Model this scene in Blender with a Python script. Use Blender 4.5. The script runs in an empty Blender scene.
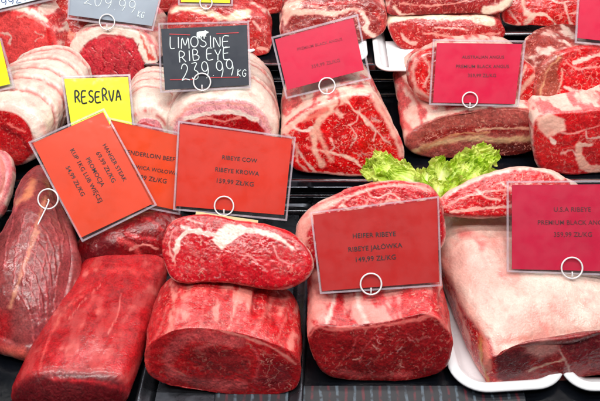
import bpy, math, random
import numpy as np
from mathutils import Vector
from mathutils.bvhtree import BVHTree
R = math.radians
sc = bpy.context.scene
COL = sc.collection
random.seed(5)
rng = np.random.RandomState(7)

# ------------------------------------------------------------------ camera
CAM = np.array([0.0, -0.80, 0.72]); PITCH = R(42); HF = R(40)
FP = 300/math.tan(HF/2)
Fv = np.array([0, math.cos(PITCH), -math.sin(PITCH)])
Rv = np.array([1.0, 0, 0]); Uv = np.cross(Rv, Fv)
def ray(x, y):
    x = np.asarray(x, float); y = np.asarray(y, float)
    return Fv + Rv*((x[..., None]-300)/FP) + Uv*((200.5-y[..., None])/FP)
def hit(x, y, p, n):
    d = ray(x, y); p = np.asarray(p, float); n = np.asarray(n, float)
    t = ((p-CAM) @ n)/(d @ n)
    return CAM + d*t[..., None]
def at_z(x, y, z): return hit(np.float64(x), np.float64(y), (0, 0, z), (0, 0, 1))
def proj(P):
    v = P-CAM; k = v @ Fv
    return 300+FP*(v @ Rv)/k, 200.5-FP*(v @ Uv)/k

cam = bpy.data.cameras.new('camera'); co = bpy.data.objects.new('camera', cam); COL.objects.link(co)
co.location = CAM; co.rotation_euler = (math.pi/2-PITCH, 0, 0)
cam.sensor_width = 36; cam.lens = 18/math.tan(HF/2); cam.clip_start = .02; cam.clip_end = 50
sc.camera = co

# ------------------------------------------------------------------ helpers
def lin(c):
    c = np.array(c, float)/255
    return np.where(c <= .04045, c/12.92, ((c+.055)/1.055)**2.4)
def tag(o, label=None, cat=None, group=None, kind=None):
    if label: o['label'] = label
    if cat: o['category'] = cat
    if group: o['group'] = group
    if kind: o['kind'] = kind
    return o
def link(name, me, mat, parent=None, loc=None, smooth=True):
    if mat: me.materials.append(mat)
    if smooth: me.polygons.foreach_set('use_smooth', [True]*len(me.polygons))
    o = bpy.data.objects.new(name, me); COL.objects.link(o)
    if loc is not None: o.location = loc
    if parent: o.parent = parent
    return o
def empty(name, loc):
    o = bpy.data.objects.new(name, None); o.empty_display_size = .02
    COL.objects.link(o); o.location = loc; return o
def mesh(name, V, F):
    me = bpy.data.meshes.new(name); me.from_pydata([tuple(map(float, v)) for v in V], [], F); me.update(); return me

_perm = rng.randint(0, 2**31, 1024)
def vnoise(P, seed=0):
    P = P+seed*17.31; i = np.floor(P).astype(np.int64); f = P-i; f = f*f*(3-2*f)
    def h(a, b, c):
        k = (a*73856093) ^ (b*19349663) ^ (c*83492791) ^ (seed*2654435761)
        return _perm[np.abs(k ^ (k >> 13)) % 1024]/2**31
    r = 0
    for dx in (0, 1):
        for dy in (0, 1):
            for dz in (0, 1):
                w = (f[:, 0] if dx else 1-f[:, 0])*(f[:, 1] if dy else 1-f[:, 1])*(f[:, 2] if dz else 1-f[:, 2])
                r = r+w*h(i[:, 0]+dx, i[:, 1]+dy, i[:, 2]+dz)
    return r*2-1
def fbm(P, seed=0, oct=4):
    r = 0; a = 1
    for k in range(oct): r = r+a*vnoise(P*2**k, seed+k*3); a *= .5
    return r/1.7
def catmull(pts, n, closed=True):
    p = np.array(pts, float); m = len(p); out = []
    rngs = m if closed else m-1
    for i in range(rngs):
        g = lambda k: p[k % m] if closed else p[min(max(k, 0), m-1)]
        a, b, c, d = g(i-1), g(i), g(i+1), g(i+2)
        for s in np.linspace(0, 1, 24, endpoint=False):
            out.append(.5*((2*b)+(c-a)*s+(2*a-5*b+4*c-d)*s*s+(-a+3*b-3*c+d)*s**3))
    if not closed: out.append(p[-1])
    out = np.array(out); q = np.vstack([out, out[:1]]) if closed else out
    L = np.r_[0, np.cumsum(np.linalg.norm(np.diff(q, axis=0), axis=1))]
    s = np.linspace(0, L[-1], n, endpoint=not closed)
    return np.stack([np.interp(s, L, q[:, k]) for k in range(p.shape[1])], 1)
def K(ox, oy, s, pts): return [(ox+a/s, oy+b/s) for a, b in pts]
def dseg(X, Y, pts):
    d = np.full(X.shape, 1e9)
    for (ax, ay), (bx, by) in zip(pts[:-1], pts[1:]):
        vx, vy = bx-ax, by-ay; l = vx*vx+vy*vy+1e-9
        t = np.clip(((X-ax)*vx+(Y-ay)*vy)/l, 0, 1)
        d = np.minimum(d, np.hypot(X-ax-t*vx, Y-ay-t*vy))
    return d
def inside(X, Y, pts):
    r = np.zeros(X.shape, bool); n = len(pts)
    for i in range(n):
        (x1, y1), (x2, y2) = pts[i], pts[(i+1) % n]
        c = ((y1 > Y) != (y2 > Y)) & (X < (x2-x1)*(Y-y1)/(y2-y1+1e-12)+x1)
        r ^= c
    return r
def sst(a, b, x): t = np.clip((x-a)/(b-a), 0, 1); return t*t*(3-2*t)

# ------------------------------------------------------------------ materials
def newmat(name):
    m = bpy.data.materials.new(name); m.use_nodes = True; nt = m.node_tree
    b = nt.nodes['Principled BSDF']; return m, nt, b
class NB:
    def __init__(s, nt): s.nt = nt
    def n(s, t, **k):
        x = s.nt.nodes.new(t)
        for a, v in k.items(): setattr(x, a, v)
        return x
    def put(s, sock, v):
        if hasattr(v, 'is_output') or isinstance(v, bpy.types.NodeSocket): s.nt.links.new(v, sock)
        else: sock.default_value = v
    def math(s, op, a, b=0., c=None, clamp=False):
        x = s.n('ShaderNodeMath', operation=op, use_clamp=clamp); s.put(x.inputs[0], a); s.put(x.inputs[1], b)
        if c is not None: s.put(x.inputs[2], c)
        return x.outputs[0]
    def noise(s, v, scale, det=3., w=None, dist=0.):
        x = s.n('ShaderNodeTexNoise', noise_dimensions='3D')
        if isinstance(w, (int, float)):
            o = s.n('ShaderNodeVectorMath', operation='ADD'); s.put(o.inputs[0], v); o.inputs[1].default_value = (w*.37, w*.91, w*.53); v = o.outputs[0]
        s.put(x.inputs['Vector'], v); x.inputs['Scale'].default_value = scale; x.inputs['Detail'].default_value = det
        x.inputs['Distortion'].default_value = dist
        return x.outputs['Fac']
    def ramp(s, v, a, b, x=0., y=1.):
        r = s.n('ShaderNodeMapRange', interpolation_type='SMOOTHSTEP'); s.put(r.inputs[0], v)
        for i, q in enumerate((a, b, x, y)): s.put(r.inputs[i+1], q)
        return r.outputs[0]
    def mix(s, f, a, b, bt='MIX'):
        r = s.n('ShaderNodeMix', data_type='RGBA', blend_type=bt); s.put(r.inputs[0], f)
        s.put(r.inputs[6], a); s.put(r.inputs[7], b); return r.outputs[2]

def meat_material():
    m, nt, b = newmat('raw_meat'); N = NB(nt)
    oi = N.n('ShaderNodeObjectInfo').outputs['Random']; of = N.n('ShaderNodeVectorMath', operation='MULTIPLY_ADD')
    nt.links.new(oi, of.inputs[0]); of.inputs[1].default_value = (7, 13, 5); nt.links.new(N.n('ShaderNodeTexCoord').outputs['Object'], of.inputs[2]); tc = of.outputs[0]
    rnd = 0.
    ca = N.n('ShaderNodeAttribute', attribute_name='Col'); mr = N.n('ShaderNodeAttribute', attribute_name='mar').outputs['Fac']
    fa = N.n('ShaderNodeAttribute', attribute_name='fat').outputs['Fac']
    # warped coordinates so the veins wander
    wn = N.n('ShaderNodeTexNoise'); nt.links.new(tc, wn.inputs['Vector']); wn.inputs['Scale'].default_value = 70
    wn.inputs['Detail'].default_value = 3
    wv = N.n('ShaderNodeVectorMath', operation='MULTIPLY_ADD'); nt.links.new(wn.outputs['Color'], wv.inputs[0])
    wv.inputs[1].default_value = (.013, .013, .013); nt.links.new(tc, wv.inputs[2]); wc = wv.outputs[0]
    def ridge(scale, w, gate, gs, det=1.5):
        n1 = N.noise(wc, scale, det, rnd); d = N.math('ABSOLUTE', N.math('SUBTRACT', n1, .5))
        g = N.noise(tc, gs, 2., 7.)
        wd = N.ramp(g, gate, gate+.16, 0.0005, w)
        l = N.math('SUBTRACT', 1., N.ramp(d, N.math('MULTIPLY', wd, .35), wd))
        return N.math('MULTIPLY', l, N.ramp(g, gate, gate+.08))
    def web(scale, w, gate, gs, sd):
        vo = N.n('ShaderNodeTexVoronoi', feature='DISTANCE_TO_EDGE', voronoi_dimensions='3D'); nt.links.new(wc, vo.inputs['Vector']); vo.inputs['Scale'].default_value = scale
        g = N.noise(tc, gs, 3., sd); wd = N.ramp(g, gate, gate+.14, .0, w)
        l = N.math('SUBTRACT', 1., N.ramp(vo.outputs['Distance'], N.math('MULTIPLY', wd, .3), N.math('ADD', wd, .001)))
        return N.math('MULTIPLY', l, N.ramp(g, gate, gate+.05))
    r1 = ridge(30, .016, .54, 30, 3.); r2 = web(70, .055, .50, 65, 5.); r3 = web(170, .10, .52, 130, 9.)
    fk = N.math('MULTIPLY', N.ramp(N.noise(wc, 330, 1.5, 21.), .585, .64), N.ramp(N.noise(tc, 45, 2., 23.), .38, .52))
    lines = N.math("MAXIMUM", N.math("MULTIPLY", fk, .85), N.math("MAXIMUM", N.math("MULTIPLY", r2, .42), N.math("MULTIPLY", r3, .22)))
    lines = N.math('MAXIMUM', lines, r1)
    mm = N.math('MULTIPLY', lines, mr, clamp=True)
    mm = N.math('MULTIPLY', mm, N.math('SUBTRACT', 1., fa), clamp=True)
    base = ca.outputs['Color']
    # fibre / tone variation
    v1 = N.noise(wc, 130, 3., rnd); v2 = N.noise(tc, 22, 3., rnd); v3 = N.noise(tc, 520, 2., rnd)
    k = N.math('ADD', N.ramp(v1, .28, .72, .80, 1.20), N.math('ADD', N.ramp(v2, .3, .7, -.10, .10), N.ramp(v3, .3, .7, -.22, .22)))
    k = N.math('ADD', N.math('MULTIPLY', N.math('SUBTRACT', k, 1.), N.ramp(fa, 0., 1., 1., .30)), 1.)
    kk = N.n('ShaderNodeCombineColor'); [nt.links.new(k, kk.inputs[i]) for i in range(3)]
    base = N.mix(1., base, kk.outputs[0], 'MULTIPLY')
    # pink flush creeping over fat
    fl = N.math('MULTIPLY', N.ramp(N.noise(wc, 55, 4., 3.), .50, .72), N.math('MULTIPLY', fa, .50))
    base = N.mix(fl, base, (*lin((222, 120, 112)), 1))
    base = N.mix(N.math('MULTIPLY', mm, .70), base, (*lin((236, 158, 142)), 1))
    nt.links.new(base, b.inputs['Base Color'])
    rr = N.noise(wc, 90, 3., rnd)
    nt.links.new(N.ramp(rr, .3, .7, .20, .46), b.inputs['Roughness'])
    b.inputs['Specular IOR Level'].default_value = .42
    b.inputs['Subsurface Weight'].default_value = .10; b.inputs['Subsurface Radius'].default_value = (.006, .002, .0012)
    b.inputs['Subsurface Scale'].default_value = 1.
    b.inputs['Coat Weight'].default_value = .20; b.inputs['Coat Roughness'].default_value = .07
    h = N.math('ADD', N.math('MULTIPLY', v1, .9), N.math('MULTIPLY', v3, .35))
    h = N.math('ADD', h, N.math('MULTIPLY', N.noise(wc, 60, 3., 11.), .7))
    bp = N.n('ShaderNodeBump'); ba = N.n('ShaderNodeAttribute', attribute_name='bmp').outputs['Fac']; nt.links.new(N.math('MULTIPLY', ba, N.ramp(fa, 0., 1., .34, .18)), bp.inputs['Strength']); bp.inputs['Distance'].default_value = .0024
    nt.links.new(h, bp.inputs['Height']); nt.links.new(bp.outputs[0], b.inputs['Normal'])
    nt.links.new(bp.outputs[0], b.inputs['Coat Normal'])
    return m
MEAT = meat_material()

def plain(name, col, rough=.4, metal=0., spec=.5, coat=0., bump=0., bscale=200., trans=0., var=0.):
    m, nt, b = newmat(name); N = NB(nt)
    tc = N.n('ShaderNodeTexCoord').outputs['Object']
    c = (*lin(col), 1)
    n = N.noise(tc, bscale, 4.)
    if var:
        n2 = N.noise(tc, 25, 5.)
        c2 = tuple(x*(1-var) for x in c[:3])+(1,)
        nt.links.new(N.mix(N.ramp(n2, .35, .7), c, c2), b.inputs['Base Color'])
    else: b.inputs['Base Color'].default_value = c
    nt.links.new(N.ramp(N.noise(tc, 60, 4.), .3, .7, max(rough*.75, .02), rough*1.3), b.inputs['Roughness'])
    b.inputs['Metallic'].default_value = metal; b.inputs['Specular IOR Level'].default_value = spec
    b.inputs['Coat Weight'].default_value = coat
    if bump:
        bp = N.n('ShaderNodeBump'); bp.inputs['Strength'].default_value = bump; bp.inputs['Distance'].default_value = .0008
        nt.links.new(n, bp.inputs['Height']); nt.links.new(bp.outputs[0], b.inputs['Normal'])
    return m
def clear(name, tint, opac, rough=.08, gl=.10, tr_=1.):
    """thin clear plastic: mostly see-through, a little milky, with a real glossy reflection"""
    m = bpy.data.materials.new(name); m.use_nodes = True; nt = m.node_tree; nt.nodes.clear(); N = NB(nt)
    out = N.n('ShaderNodeOutputMaterial'); tr = N.n('ShaderNodeBsdfTransparent'); df = N.n('ShaderNodeBsdfDiffuse'); g = N.n('ShaderNodeBsdfGlossy')
    tr.inputs[0].default_value = (tr_*.97, tr_, tr_, 1); df.inputs['Color'].default_value = (*lin(tint), 1); g.inputs['Roughness'].default_value = rough
    tc = N.n('ShaderNodeTexCoord').outputs['Object']
    f = N.ramp(N.noise(tc, 60, 4.), .35, .75, opac*.75, opac*1.3)
    a = N.n('ShaderNodeMixShader'); nt.links.new(f, a.inputs[0]); nt.links.new(tr.outputs[0], a.inputs[1]); nt.links.new(df.outputs[0], a.inputs[2])
    lw = N.n('ShaderNodeLayerWeight'); frs = N.math('MULTIPLY_ADD', N.math('POWER', lw.outputs['Facing'], 4.), .9, .04); lw.inputs[0].default_value = .5
    bp = N.n('ShaderNodeBump'); bp.inputs['Strength'].default_value = .25; bp.inputs['Distance'].default_value = .002
    nt.links.new(N.noise(tc, 45, 2.), bp.inputs['Height']); nt.links.new(bp.outputs[0], g.inputs['Normal'])
    s = N.n('ShaderNodeMixShader'); nt.links.new(N.math('ADD', frs, gl, clamp=True), s.inputs[0])
    nt.links.new(a.outputs[0], s.inputs[1]); nt.links.new(g.outputs[0], s.inputs[2]); nt.links.new(s.outputs[0], out.inputs[0])
    return m
M = dict(
    black=plain('black_tray_enamel', (11, 14, 20), .2, spec=.25, bump=.15, var=.5),
    steel=plain('brushed_steel', (150, 152, 158), .25, metal=1., bump=.15),
    dsteel=plain('dull_steel', (84, 88, 96), .3, metal=.9, bump=.2, var=.4),
    chrome=plain('chrome_trim', (200, 204, 212), .12, metal=1.),
    white=plain('white_plastic', (232, 234, 238), .22, coat=.3),
    wire=plain('white_wire', (222, 220, 222), .22, coat=.5),
    sleeve=clear('clear_sleeve_plastic', (240, 225, 232), .006, .10, -.032),
    rim=clear('sleeve_welded_edge', (214, 196, 208), .30, .15, .0),
    milky=clear('milky_plastic', (205, 205, 214), .55, .12, .1),
    ink=plain('black_ink', (30, 10, 12), .6),
    blueink=plain('blue_ink', (40, 60, 130), .6),
    marker=plain('black_marker', (18, 16, 30), .5),
    chalk=plain('white_chalk_marker', (240, 240, 240), .7),
    redline=plain('red_print', (190, 40, 50), .5),
    faint=plain('faded_ink', (150, 8, 44), .6),
    faint2=plain('half_faded_ink', (96, 8, 28), .6),
)
def card_mat(name, c):
    return plain(name, c, .4, coat=.0, spec=.25, bump=.05, bscale=60, var=.08)
CARD = dict(orange=card_mat('orange_card', (220, 60, 24)), orange2=card_mat('deep_orange_card', (224, 62, 16)), tomato=card_mat('tomato_card', (206, 42, 20)),
            red=card_mat('red_card', (184, 28, 26)), pink=card_mat('pink_card', (206, 6, 58)), crimson=card_mat('crimson_card', (192, 16, 56)),
            yellow=card_mat('yellow_card', (248, 236, 20)), slate=card_mat('slate_card', (52, 52, 62)), grey=card_mat('pale_grey_card', (150, 152, 166)),
            white=card_mat('white_card', (226, 230, 240)))

# ------------------------------------------------------------------ meat builder
MEATS = []          # (object, world verts, faces) for placing signs
def build_loft(name, poly, z=0., tilt=0., yaw=0., L=.1, dx=0., dz=0., s1=1., s2=1., fil=.006, bulge=.004, side=.0, back=.03,
               slab=False, N=240, nf=60, ns=56, amp=.0018, freq=28., base=(190, 35, 40), mar=1., sbase=(214, 120, 115), smar=.4,
               sfat=.4, sstreak=None, sfn=None, paints=(), seed=0, wob=1.6, p0=None, power=2., hstep=0., parent=None, fatedge=0., upfil=None, lump=.0035, crease=.0024, mid=.0024, bmp=1., fbmp=.75):
    """A cut piece: outline `poly` (photo coordinates) lies on a cut plane, the body runs back from it."""
    poly = catmull(poly, N)
    nrm = np.array([math.sin(yaw)*math.cos(tilt), -math.cos(yaw)*math.cos(tilt), math.sin(tilt)])
    ib = int(np.argmax(poly[:, 1])); anc = at_z(poly[ib, 0], poly[ib, 1], z) if p0 is None else np.array(p0, float)
    W = hit(poly[:, 0], poly[:, 1], anc, nrm)
    e1 = np.cross(nrm, [0, 0, 1.]); e1 = -e1/np.linalg.norm(e1) if abs(nrm[2]) < .999 else np.array([1., 0, 0])
    e2 = np.cross(nrm, e1)
    if e2[2] < 0 or (abs(e2[2]) < .05 and e2[1] < 0): e2 = -e2
    a = (W-anc) @ e1; b = (W-anc) @ e2
    ca, cb = a.mean(), (a.max()*0+b.mean()); bmin = b.min()
    if slab: d = -nrm
    else:
        d = -nrm.copy(); d[2] = 0; d /= np.linalg.norm(d)
    # profile: (rho, depth 0..1 of L, t)
    rho = []; dep = []
    fr = np.linspace(0, 1, nf)**.8
    size = .5*(np.ptp(a)+np.ptp(b))*.5; rf = 1-fil/size
    for f in fr[:-1]:
        r_ = f*rf; rho.append(r_); dep.append(-bulge*(1-(r_/rf)**power))
    for q in np.linspace(0, math.pi/2, 9): rho.append(rf+(1-rf)*math.sin(q)); dep.append(fil*(1-math.cos(q)))
    tt = np.linspace(0, 1, ns)[1:]
    for t in tt: rho.append(1.); dep.append(fil+(L-fil)*t)
    rho = np.array(rho); dep = np.array(dep); M_ = len(rho)
    t = np.clip((dep-fil)/(L-fil+1e-9), 0, 1)
    tb = max(0., 1-back/L) if L > back else .2
    close = np.where(t > tb, np.sqrt(np.clip(1-((t-tb)/(1-tb+1e-9))**2, 0, 1)), 1.)
    rh = rho*np.where(t > 0, close*.999+.001, 1)
    sw = 1+side*np.sin(np.pi*np.clip(t*1.15, 0, 1))
    sa = (1+(s1-1)*t)*sw; sb = (1+(s2-1)*t)*(1+side*.6*np.sin(np.pi*t))
    A = ca+(a[None, :]-ca)*(rh*sa)[:, None]
    B0 = bmin+(cb-bmin)*sb
    B = B0[:, None]+(b[None, :]-cb)*(rh*sb)[:, None]
    D = dep
    if upfil:   # a broader rounding along the top edge of the cut
        hgt = np.clip((b-bmin)/(b.max()-bmin), 0, 1)**2
        ex = upfil*np.exp(-np.clip(dep-fil, 0, 9)/upfil*1.6)*(rho > rf)*.9
        B = B-(ex[:, None]*hgt[None, :])*np.clip((rho-rf)/(1-rf), 0, 1)[:, None]*.8
    P = anc+A[..., None]*e1+B[..., None]*e2+D[:, None, None]*d+(t*dx)[:, None, None]*e1+(t*dz)[:, None, None]*np.array([0, 0, 1.])
    P0 = P.copy(); V = P.reshape(-1, 3)
    # normals
    du = np.roll(P, -1, 1)-np.roll(P, 1, 1); dv = np.gradient(P, axis=0); n = np.cross(du, dv); n /= np.linalg.norm(n, axis=2, keepdims=True)+1e-12
    cen = P.mean(axis=(0, 1)); 
    if ((P-cen)*n).sum() < 0: n = -n
    n = n.reshape(-1, 3)
    n[:N*3] = nrm
    X, Y = proj(V); T = np.repeat(t, N); RH = np.repeat(rho, N); TH = np.tile(np.linspace(0, 1, N, endpoint=False), M_)
    face = (np.repeat(dep, N) < fil*.55).astype(float)
    q = (V-anc)
    wvar = fbm(q*75, seed+81, 3); w1 = fbm(q*180, seed+1, 3); w2 = fbm(q*420, seed+5, 2)
    Xw = X+wob*w1+.8*w2; Yw = Y+wob*fbm(q*180, seed+9, 3)+.8*w2
    # base colours
    C = np.tile(lin(base), (len(V), 1)); mr = np.full(len(V), float(mar)); ft = np.zeros(len(V)); H = np.zeros(len(V))
    sm = 1-sst(fil*.3, fil*.9, fil-np.clip(np.repeat(dep, N), 0, fil))  # 0 side..1 face (approx)
    sidem = sst(.25, .75, np.clip(np.repeat(dep, N)/fil, 0, 1)) if fatedge == 0 else sst(1-fatedge-.03, 1-fatedge, RH+.02*w1)
    ax = np.stack([q @ e1, q @ e2, (q @ d)*.22], 1)         # streaks run along the piece
    st = fbm(ax*95, seed+21, 4)
    st = st+.25*fbm(q*150, seed+23, 2); sf = .75*sst(-.14+.8*(.5-sfat), .14+.8*(.5-sfat), st)+.25*sst(-.4, .4, st)
    SC = lin(sbase)*(1-sf[:, None])+lin((245, 214, 198))*sf[:, None] if sstreak is None else lin(sbase)*(1-sf[:, None])+lin(sstreak)*sf[:, None]
    SF = sf*.85
    if sfn is not None:
        SC, SF, hh = sfn(T, TH, q, SC, SF, w1); H += hh*sidem
    C = C*(1-sidem[:, None])+SC*sidem[:, None]; ft = SF*sidem; mr = mr*(1-sidem)+smar*sidem
    for p in paints:
        kind, pts, wd, colr = p[:4]; o = p[4] if len(p) > 4 else {}
        soft = o.get('soft', .7)
        if kind == 'S':
            wd0 = wd; wd = wd*(1+.9*wvar)+.25*w2
            pp = catmull(pts, max(12, len(pts)*5), False) if len(pts) > 2 else pts
            al = 1-sst(wd-soft, wd+soft, dseg(Xw, Yw, pp))
        else:
            ins = inside(Xw, Yw, pts); dd = dseg(Xw, Yw, list(pts)+[pts[0]])
            sd = np.where(ins, -dd, dd); al = 1-sst(-soft, soft, sd+wd)
        z_ = o.get('z', 'a')
        if z_ == 'f': al = al*(1-sidem)
        if z_ == 's': al = al*sidem
        al = al*o.get('a', 1.)
        if kind == 'S' and wd0 < 1.35 and sum(colr) > 560: colr = tuple(int(x*.6+y*.4) for x, y in zip(colr, (222, 120, 108)))
        C = C*(1-al[:, None])+lin(colr)*al[:, None]
        if 'mar' in o: mr = mr*(1-al)+o['mar']*al
        fv = o.get('fat', 1. if (kind == 'S' and sum(colr) > 440) else None)
        if fv is not None: ft = ft*(1-al)+fv*al
        H += al*o.get('h', 0.)
    C = C*(1-.20*ft[:, None])*(1-(1-ft[:, None])*np.array([.24, .62, .52]))
    H = H+lump*fbm(q*11, seed+61, 2)+mid*sidem*fbm(np.stack([q @ e1*34, q @ e2*34, (q @ d)*16], 1), seed+65, 3)
    gx = np.stack([q @ e1*52, q @ e2*52, (q @ d)*13], 1) if not slab else q*40
    cr = np.exp(-(fbm(gx, seed+71, 2)/.10)**2)*sst(-.1, .4, fbm(q*25, seed+75, 2))*sst(.02, .12, T); H -= crease*cr*sidem
    C = C*(1-(.35*cr*sidem*(1-.5*ft))[:, None])+lin((150, 24, 30))*(.35*cr*sidem*(1-.5*ft))[:, None]*.8
    H = H+amp*fbm(q*freq, seed+31, 4)+hstep*ft+.0004*w2
    edge = np.clip(RH*1.2, 0, 1)
    V = V+n*H[:, None]
    if not slab: V[:, 2] = np.maximum(V[:, 2], z-.0008+0*edge)
    Fc = []
    idx = np.arange(M_*N).reshape(M_, N)
    a0, a1, b0, b1 = idx[:-1], np.roll(idx[:-1], -1, 1), idx[1:], np.roll(idx[1:], -1, 1)
    Fc = np.stack([a0, b0, b1, a1], 2).reshape(-1, 4).tolist()
    Fc.append(list(idx[0][::1])); Fc.append(list(idx[-1][::-1]))
    base_pt = np.array([anc[0]+d[0]*L*.5, anc[1]+d[1]*L*.5, z])
    g0 = V[Fc[(nf//2)*N][0]], V[Fc[(nf//2)*N][1]], V[Fc[(nf//2)*N][2]]
    if np.dot(np.cross(g0[1]-g0[0], g0[2]-g0[0]), nrm) < 0: Fc = [f[::-1] for f in Fc]
    me = mesh(name, V-base_pt, Fc)
    ca_ = me.color_attributes.new('Col', 'FLOAT_COLOR', 'POINT'); ca_.data.foreach_set('color', np.c_[C, np.ones(len(C))].ravel())
    for nm, ar in (('mar', mr), ('fat', ft), ('bmp', bmp*sidem+fbmp*bmp*(1-sidem))):
        at = me.attributes.new(nm, 'FLOAT', 'POINT'); at.data.foreach_set('value', np.asarray(ar, float))
    o = link(name, me, MEAT, None, base_pt)
    MEATS.append((o, V, Fc))
    return o
def S(pts, w, c, **o): return ('S', pts, w, c, o)
def Pg(pts, c, soft=1.5, grow=0, **o): return ('P', pts, grow, c, dict(o, soft=soft))
def veins(poly, n, seed, ang=None, ln=(4, 11), w=(.25, .6), c=(240, 170, 156)):
    """short branching fat threads that follow one muscle direction (photo coordinates at authoring time)"""
    rs = random.Random(seed); xs = [p[0] for p in poly]; ys = [p[1] for p in poly]; out = []
    P_ = [tuple(p) for p in poly]
    while len(out) < n:
        x, y = rs.uniform(min(xs), max(xs)), rs.uniform(min(ys), max(ys))
        if not inside(np.array([x]), np.array([y]), P_)[0]: continue
        a = (ang if ang is not None else rs.uniform(0, 360))+rs.gauss(0, 28); l = rs.uniform(*ln); pts = [(x, y)]
        for k in range(4):
            a += rs.gauss(0, 24); x += math.cos(R(a))*l/4; y += math.sin(R(a))*l/4*.8; pts.append((x, y))
        wd = rs.uniform(*w); cc = tuple(int(v*rs.uniform(.88, 1.0)) for v in c)
        out.append(S(pts, wd, cc, z='f', soft=.5, fat=.8, a=rs.uniform(.6, 1.)))
        if rs.random() < .45:
            b = a+rs.choice((-1, 1))*rs.uniform(40, 80); m = pts[2]; out.append(S([m, (m[0]+math.cos(R(b))*l*.3, m[1]+math.sin(R(b))*l*.25)], wd*.7, cc, z='f', soft=.5, fat=.8, a=.8))
    return out
FATC = (247, 214, 200); CRM = (246, 226, 206); VEIN = (244, 176, 160)
# ------------------------------------------------------------------ display case
Z1, Z2, Z3 = 0.0, .05, .10
Y2, Y3 = -.015, .173
def box(V, F, x0, x1, y0, y1, z0, z1):
    k = len(V); V += [(x, y, z) for x in (x0, x1) for y in (y0, y1) for z in (z0, z1)]
    F += [[k+i for i in f] for f in ((0, 1, 3, 2), (4, 6, 7, 5), (0, 4, 5, 1), (2, 3, 7, 6), (0, 2, 6, 4), (1, 5, 7, 3))]
def boxes(name, lst, mat, parent, bev=.0015):
    V = []; F = []
    for b in lst: box(V, F, *b)
    o = link(name, mesh(name, V, F), mat, parent, None, False)
    if bev:
        md = o.modifiers.new('bevel', 'BEVEL'); md.width = bev; md.segments = 2
    return o
case = tag(empty('display_case', (0, .1, -.04)), 'black stepped butcher display case with chrome edge strips under all the meat', 'display case')
case_loc = np.array([0, .1, -.04])
def cb(name, lst, mat, bev=.0015):
    return boxes(name, [(a, b, c-.1, d-.1, e+.04, f+.04) for a, b, c, d, e, f in lst], mat, case, bev)
cb('shelf', [(-1.1, 1.1, -.55, Y2+.004, -.03, -.001)], M['black'])
cb('shelf', [(-1.1, 1.1, Y2, Y3-.0005, -.03, Z2-.001), (-1.1, -.2165, Y3, .2845, -.03, Z2-.001)], M['black'])
cb('shelf', [(-.215, 1.1, Y3, .75, -.03, Z3-.001)], M['black'])
cb('shelf', [(-1.1, -.216, .285, .75, -.03, Z3-.001)], M['black'])
cb('back_panel', [(-1.1, 1.1, .76, .78, -.03, .5)], M['black'])
for y, z, xl in ((Y2, Z2, -1.1), (Y3, Z3, -.215)):
    cb('chrome_rail', [(xl, 1.1, y-.006, y-.001, z-.010, z+.001)], M['chrome'], .0015)
    cb('chrome_strip', [(xl, 1.1, y-.003, y-.001, z-.030, z-.025)], M['steel'], .001)
    cb('lower_trim', [(xl, 1.1, y-.012, y-.001, z-.0495, z-.044)], M['steel'], .001)

def rrect(w, h, r, n=10):
    out = []
    for cx, cy, a0 in ((w/2-r, h/2-r, 0), (-w/2+r, h/2-r, 90), (-w/2+r, -h/2+r, 180), (w/2-r, -h/2+r, 270)):
        for k in range(n+1):
            a = R(a0+90*k/n); out.append((cx+r*math.cos(a), cy+r*math.sin(a)))
    return np.array(out)
def tray(name, cx, cy, w, h, z, rot, mat, r=.03, lip=.008, dep=.014, label=None, group=None):
    prof = [(-.006-.5*r, .0005), (-.016, .0005), (-.010, .003), (-.004, dep-.002), (-.002, dep), (lip-.002, dep+.0005), (lip, dep-.001), (lip, dep-.003), (0, dep-.003), (-.008, .0005-.0), (-.016, -.0002)]
    V = []; n = 44
    for off, zz in prof:
        q = rrect(w+2*off, h+2*off, max(r+off, .002)); V += [(a, b, zz+.0006) for a, b in q]
    F = []
    for k in range(len(prof)-1):
        for i in range(n): F.append([k*n+i, k*n+(i+1) % n, (k+1)*n+(i+1) % n, (k+1)*n+i])
    F.append(list(range(n))[::-1])
    o = link(name, mesh(name, V, F), mat, None, (cx, cy, z)); o.rotation_euler = (0, 0, R(rot))
    return tag(o, label, 'tray', group)
a = at_z(452, 375, 0)
tray('meat_tray', a[0]+.049, -.163, .108, .265, 0, 4, M['white'], label='white plastic tray under the left side of the fat-capped loin at the lower right', dep=.012)
b_ = at_z(572, 395, 0)
tray('meat_tray', b_[0]+.10, -.163, .20, .265, 0, 0, M['white'], r=.02, label='white plastic tray under the right end of the fat-capped loin in the corner', dep=.012)
c0 = at_z(143, 401, 0)
tray('steel_tray', c0[0]+.086, -.175, .165, .33, 0, -3, M['dsteel'], r=.012, lip=.003, dep=.008, label='shallow steel tray under the two stacked ribeye cuts at the lower left centre')
for px, py, w, h, lab in ((338, 66, .075, .16, 'white tray whose corner shows right of the tilted pink card'), (410, 76, .085, .17, 'white tray under the stacked steaks with the thick fat line'), (238, 58, .05, .14, 'white tray whose edge shows right of the chalk-style black card')):
    p = at_z(px, py, Z3); tray('meat_tray', p[0], p[1]+h/2+.003, w, h, Z3, 0, M['white'], r=.016, lip=.004, dep=.010, label=lab)
p = at_z(548, 44, Z3); tray('steel_tray', p[0], p[1]+.085, .16, .15, Z3, 0, M['steel'], r=.01, lip=.004, dep=.012, label='grey steel tray below the bright marbled slab at the top right')

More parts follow.
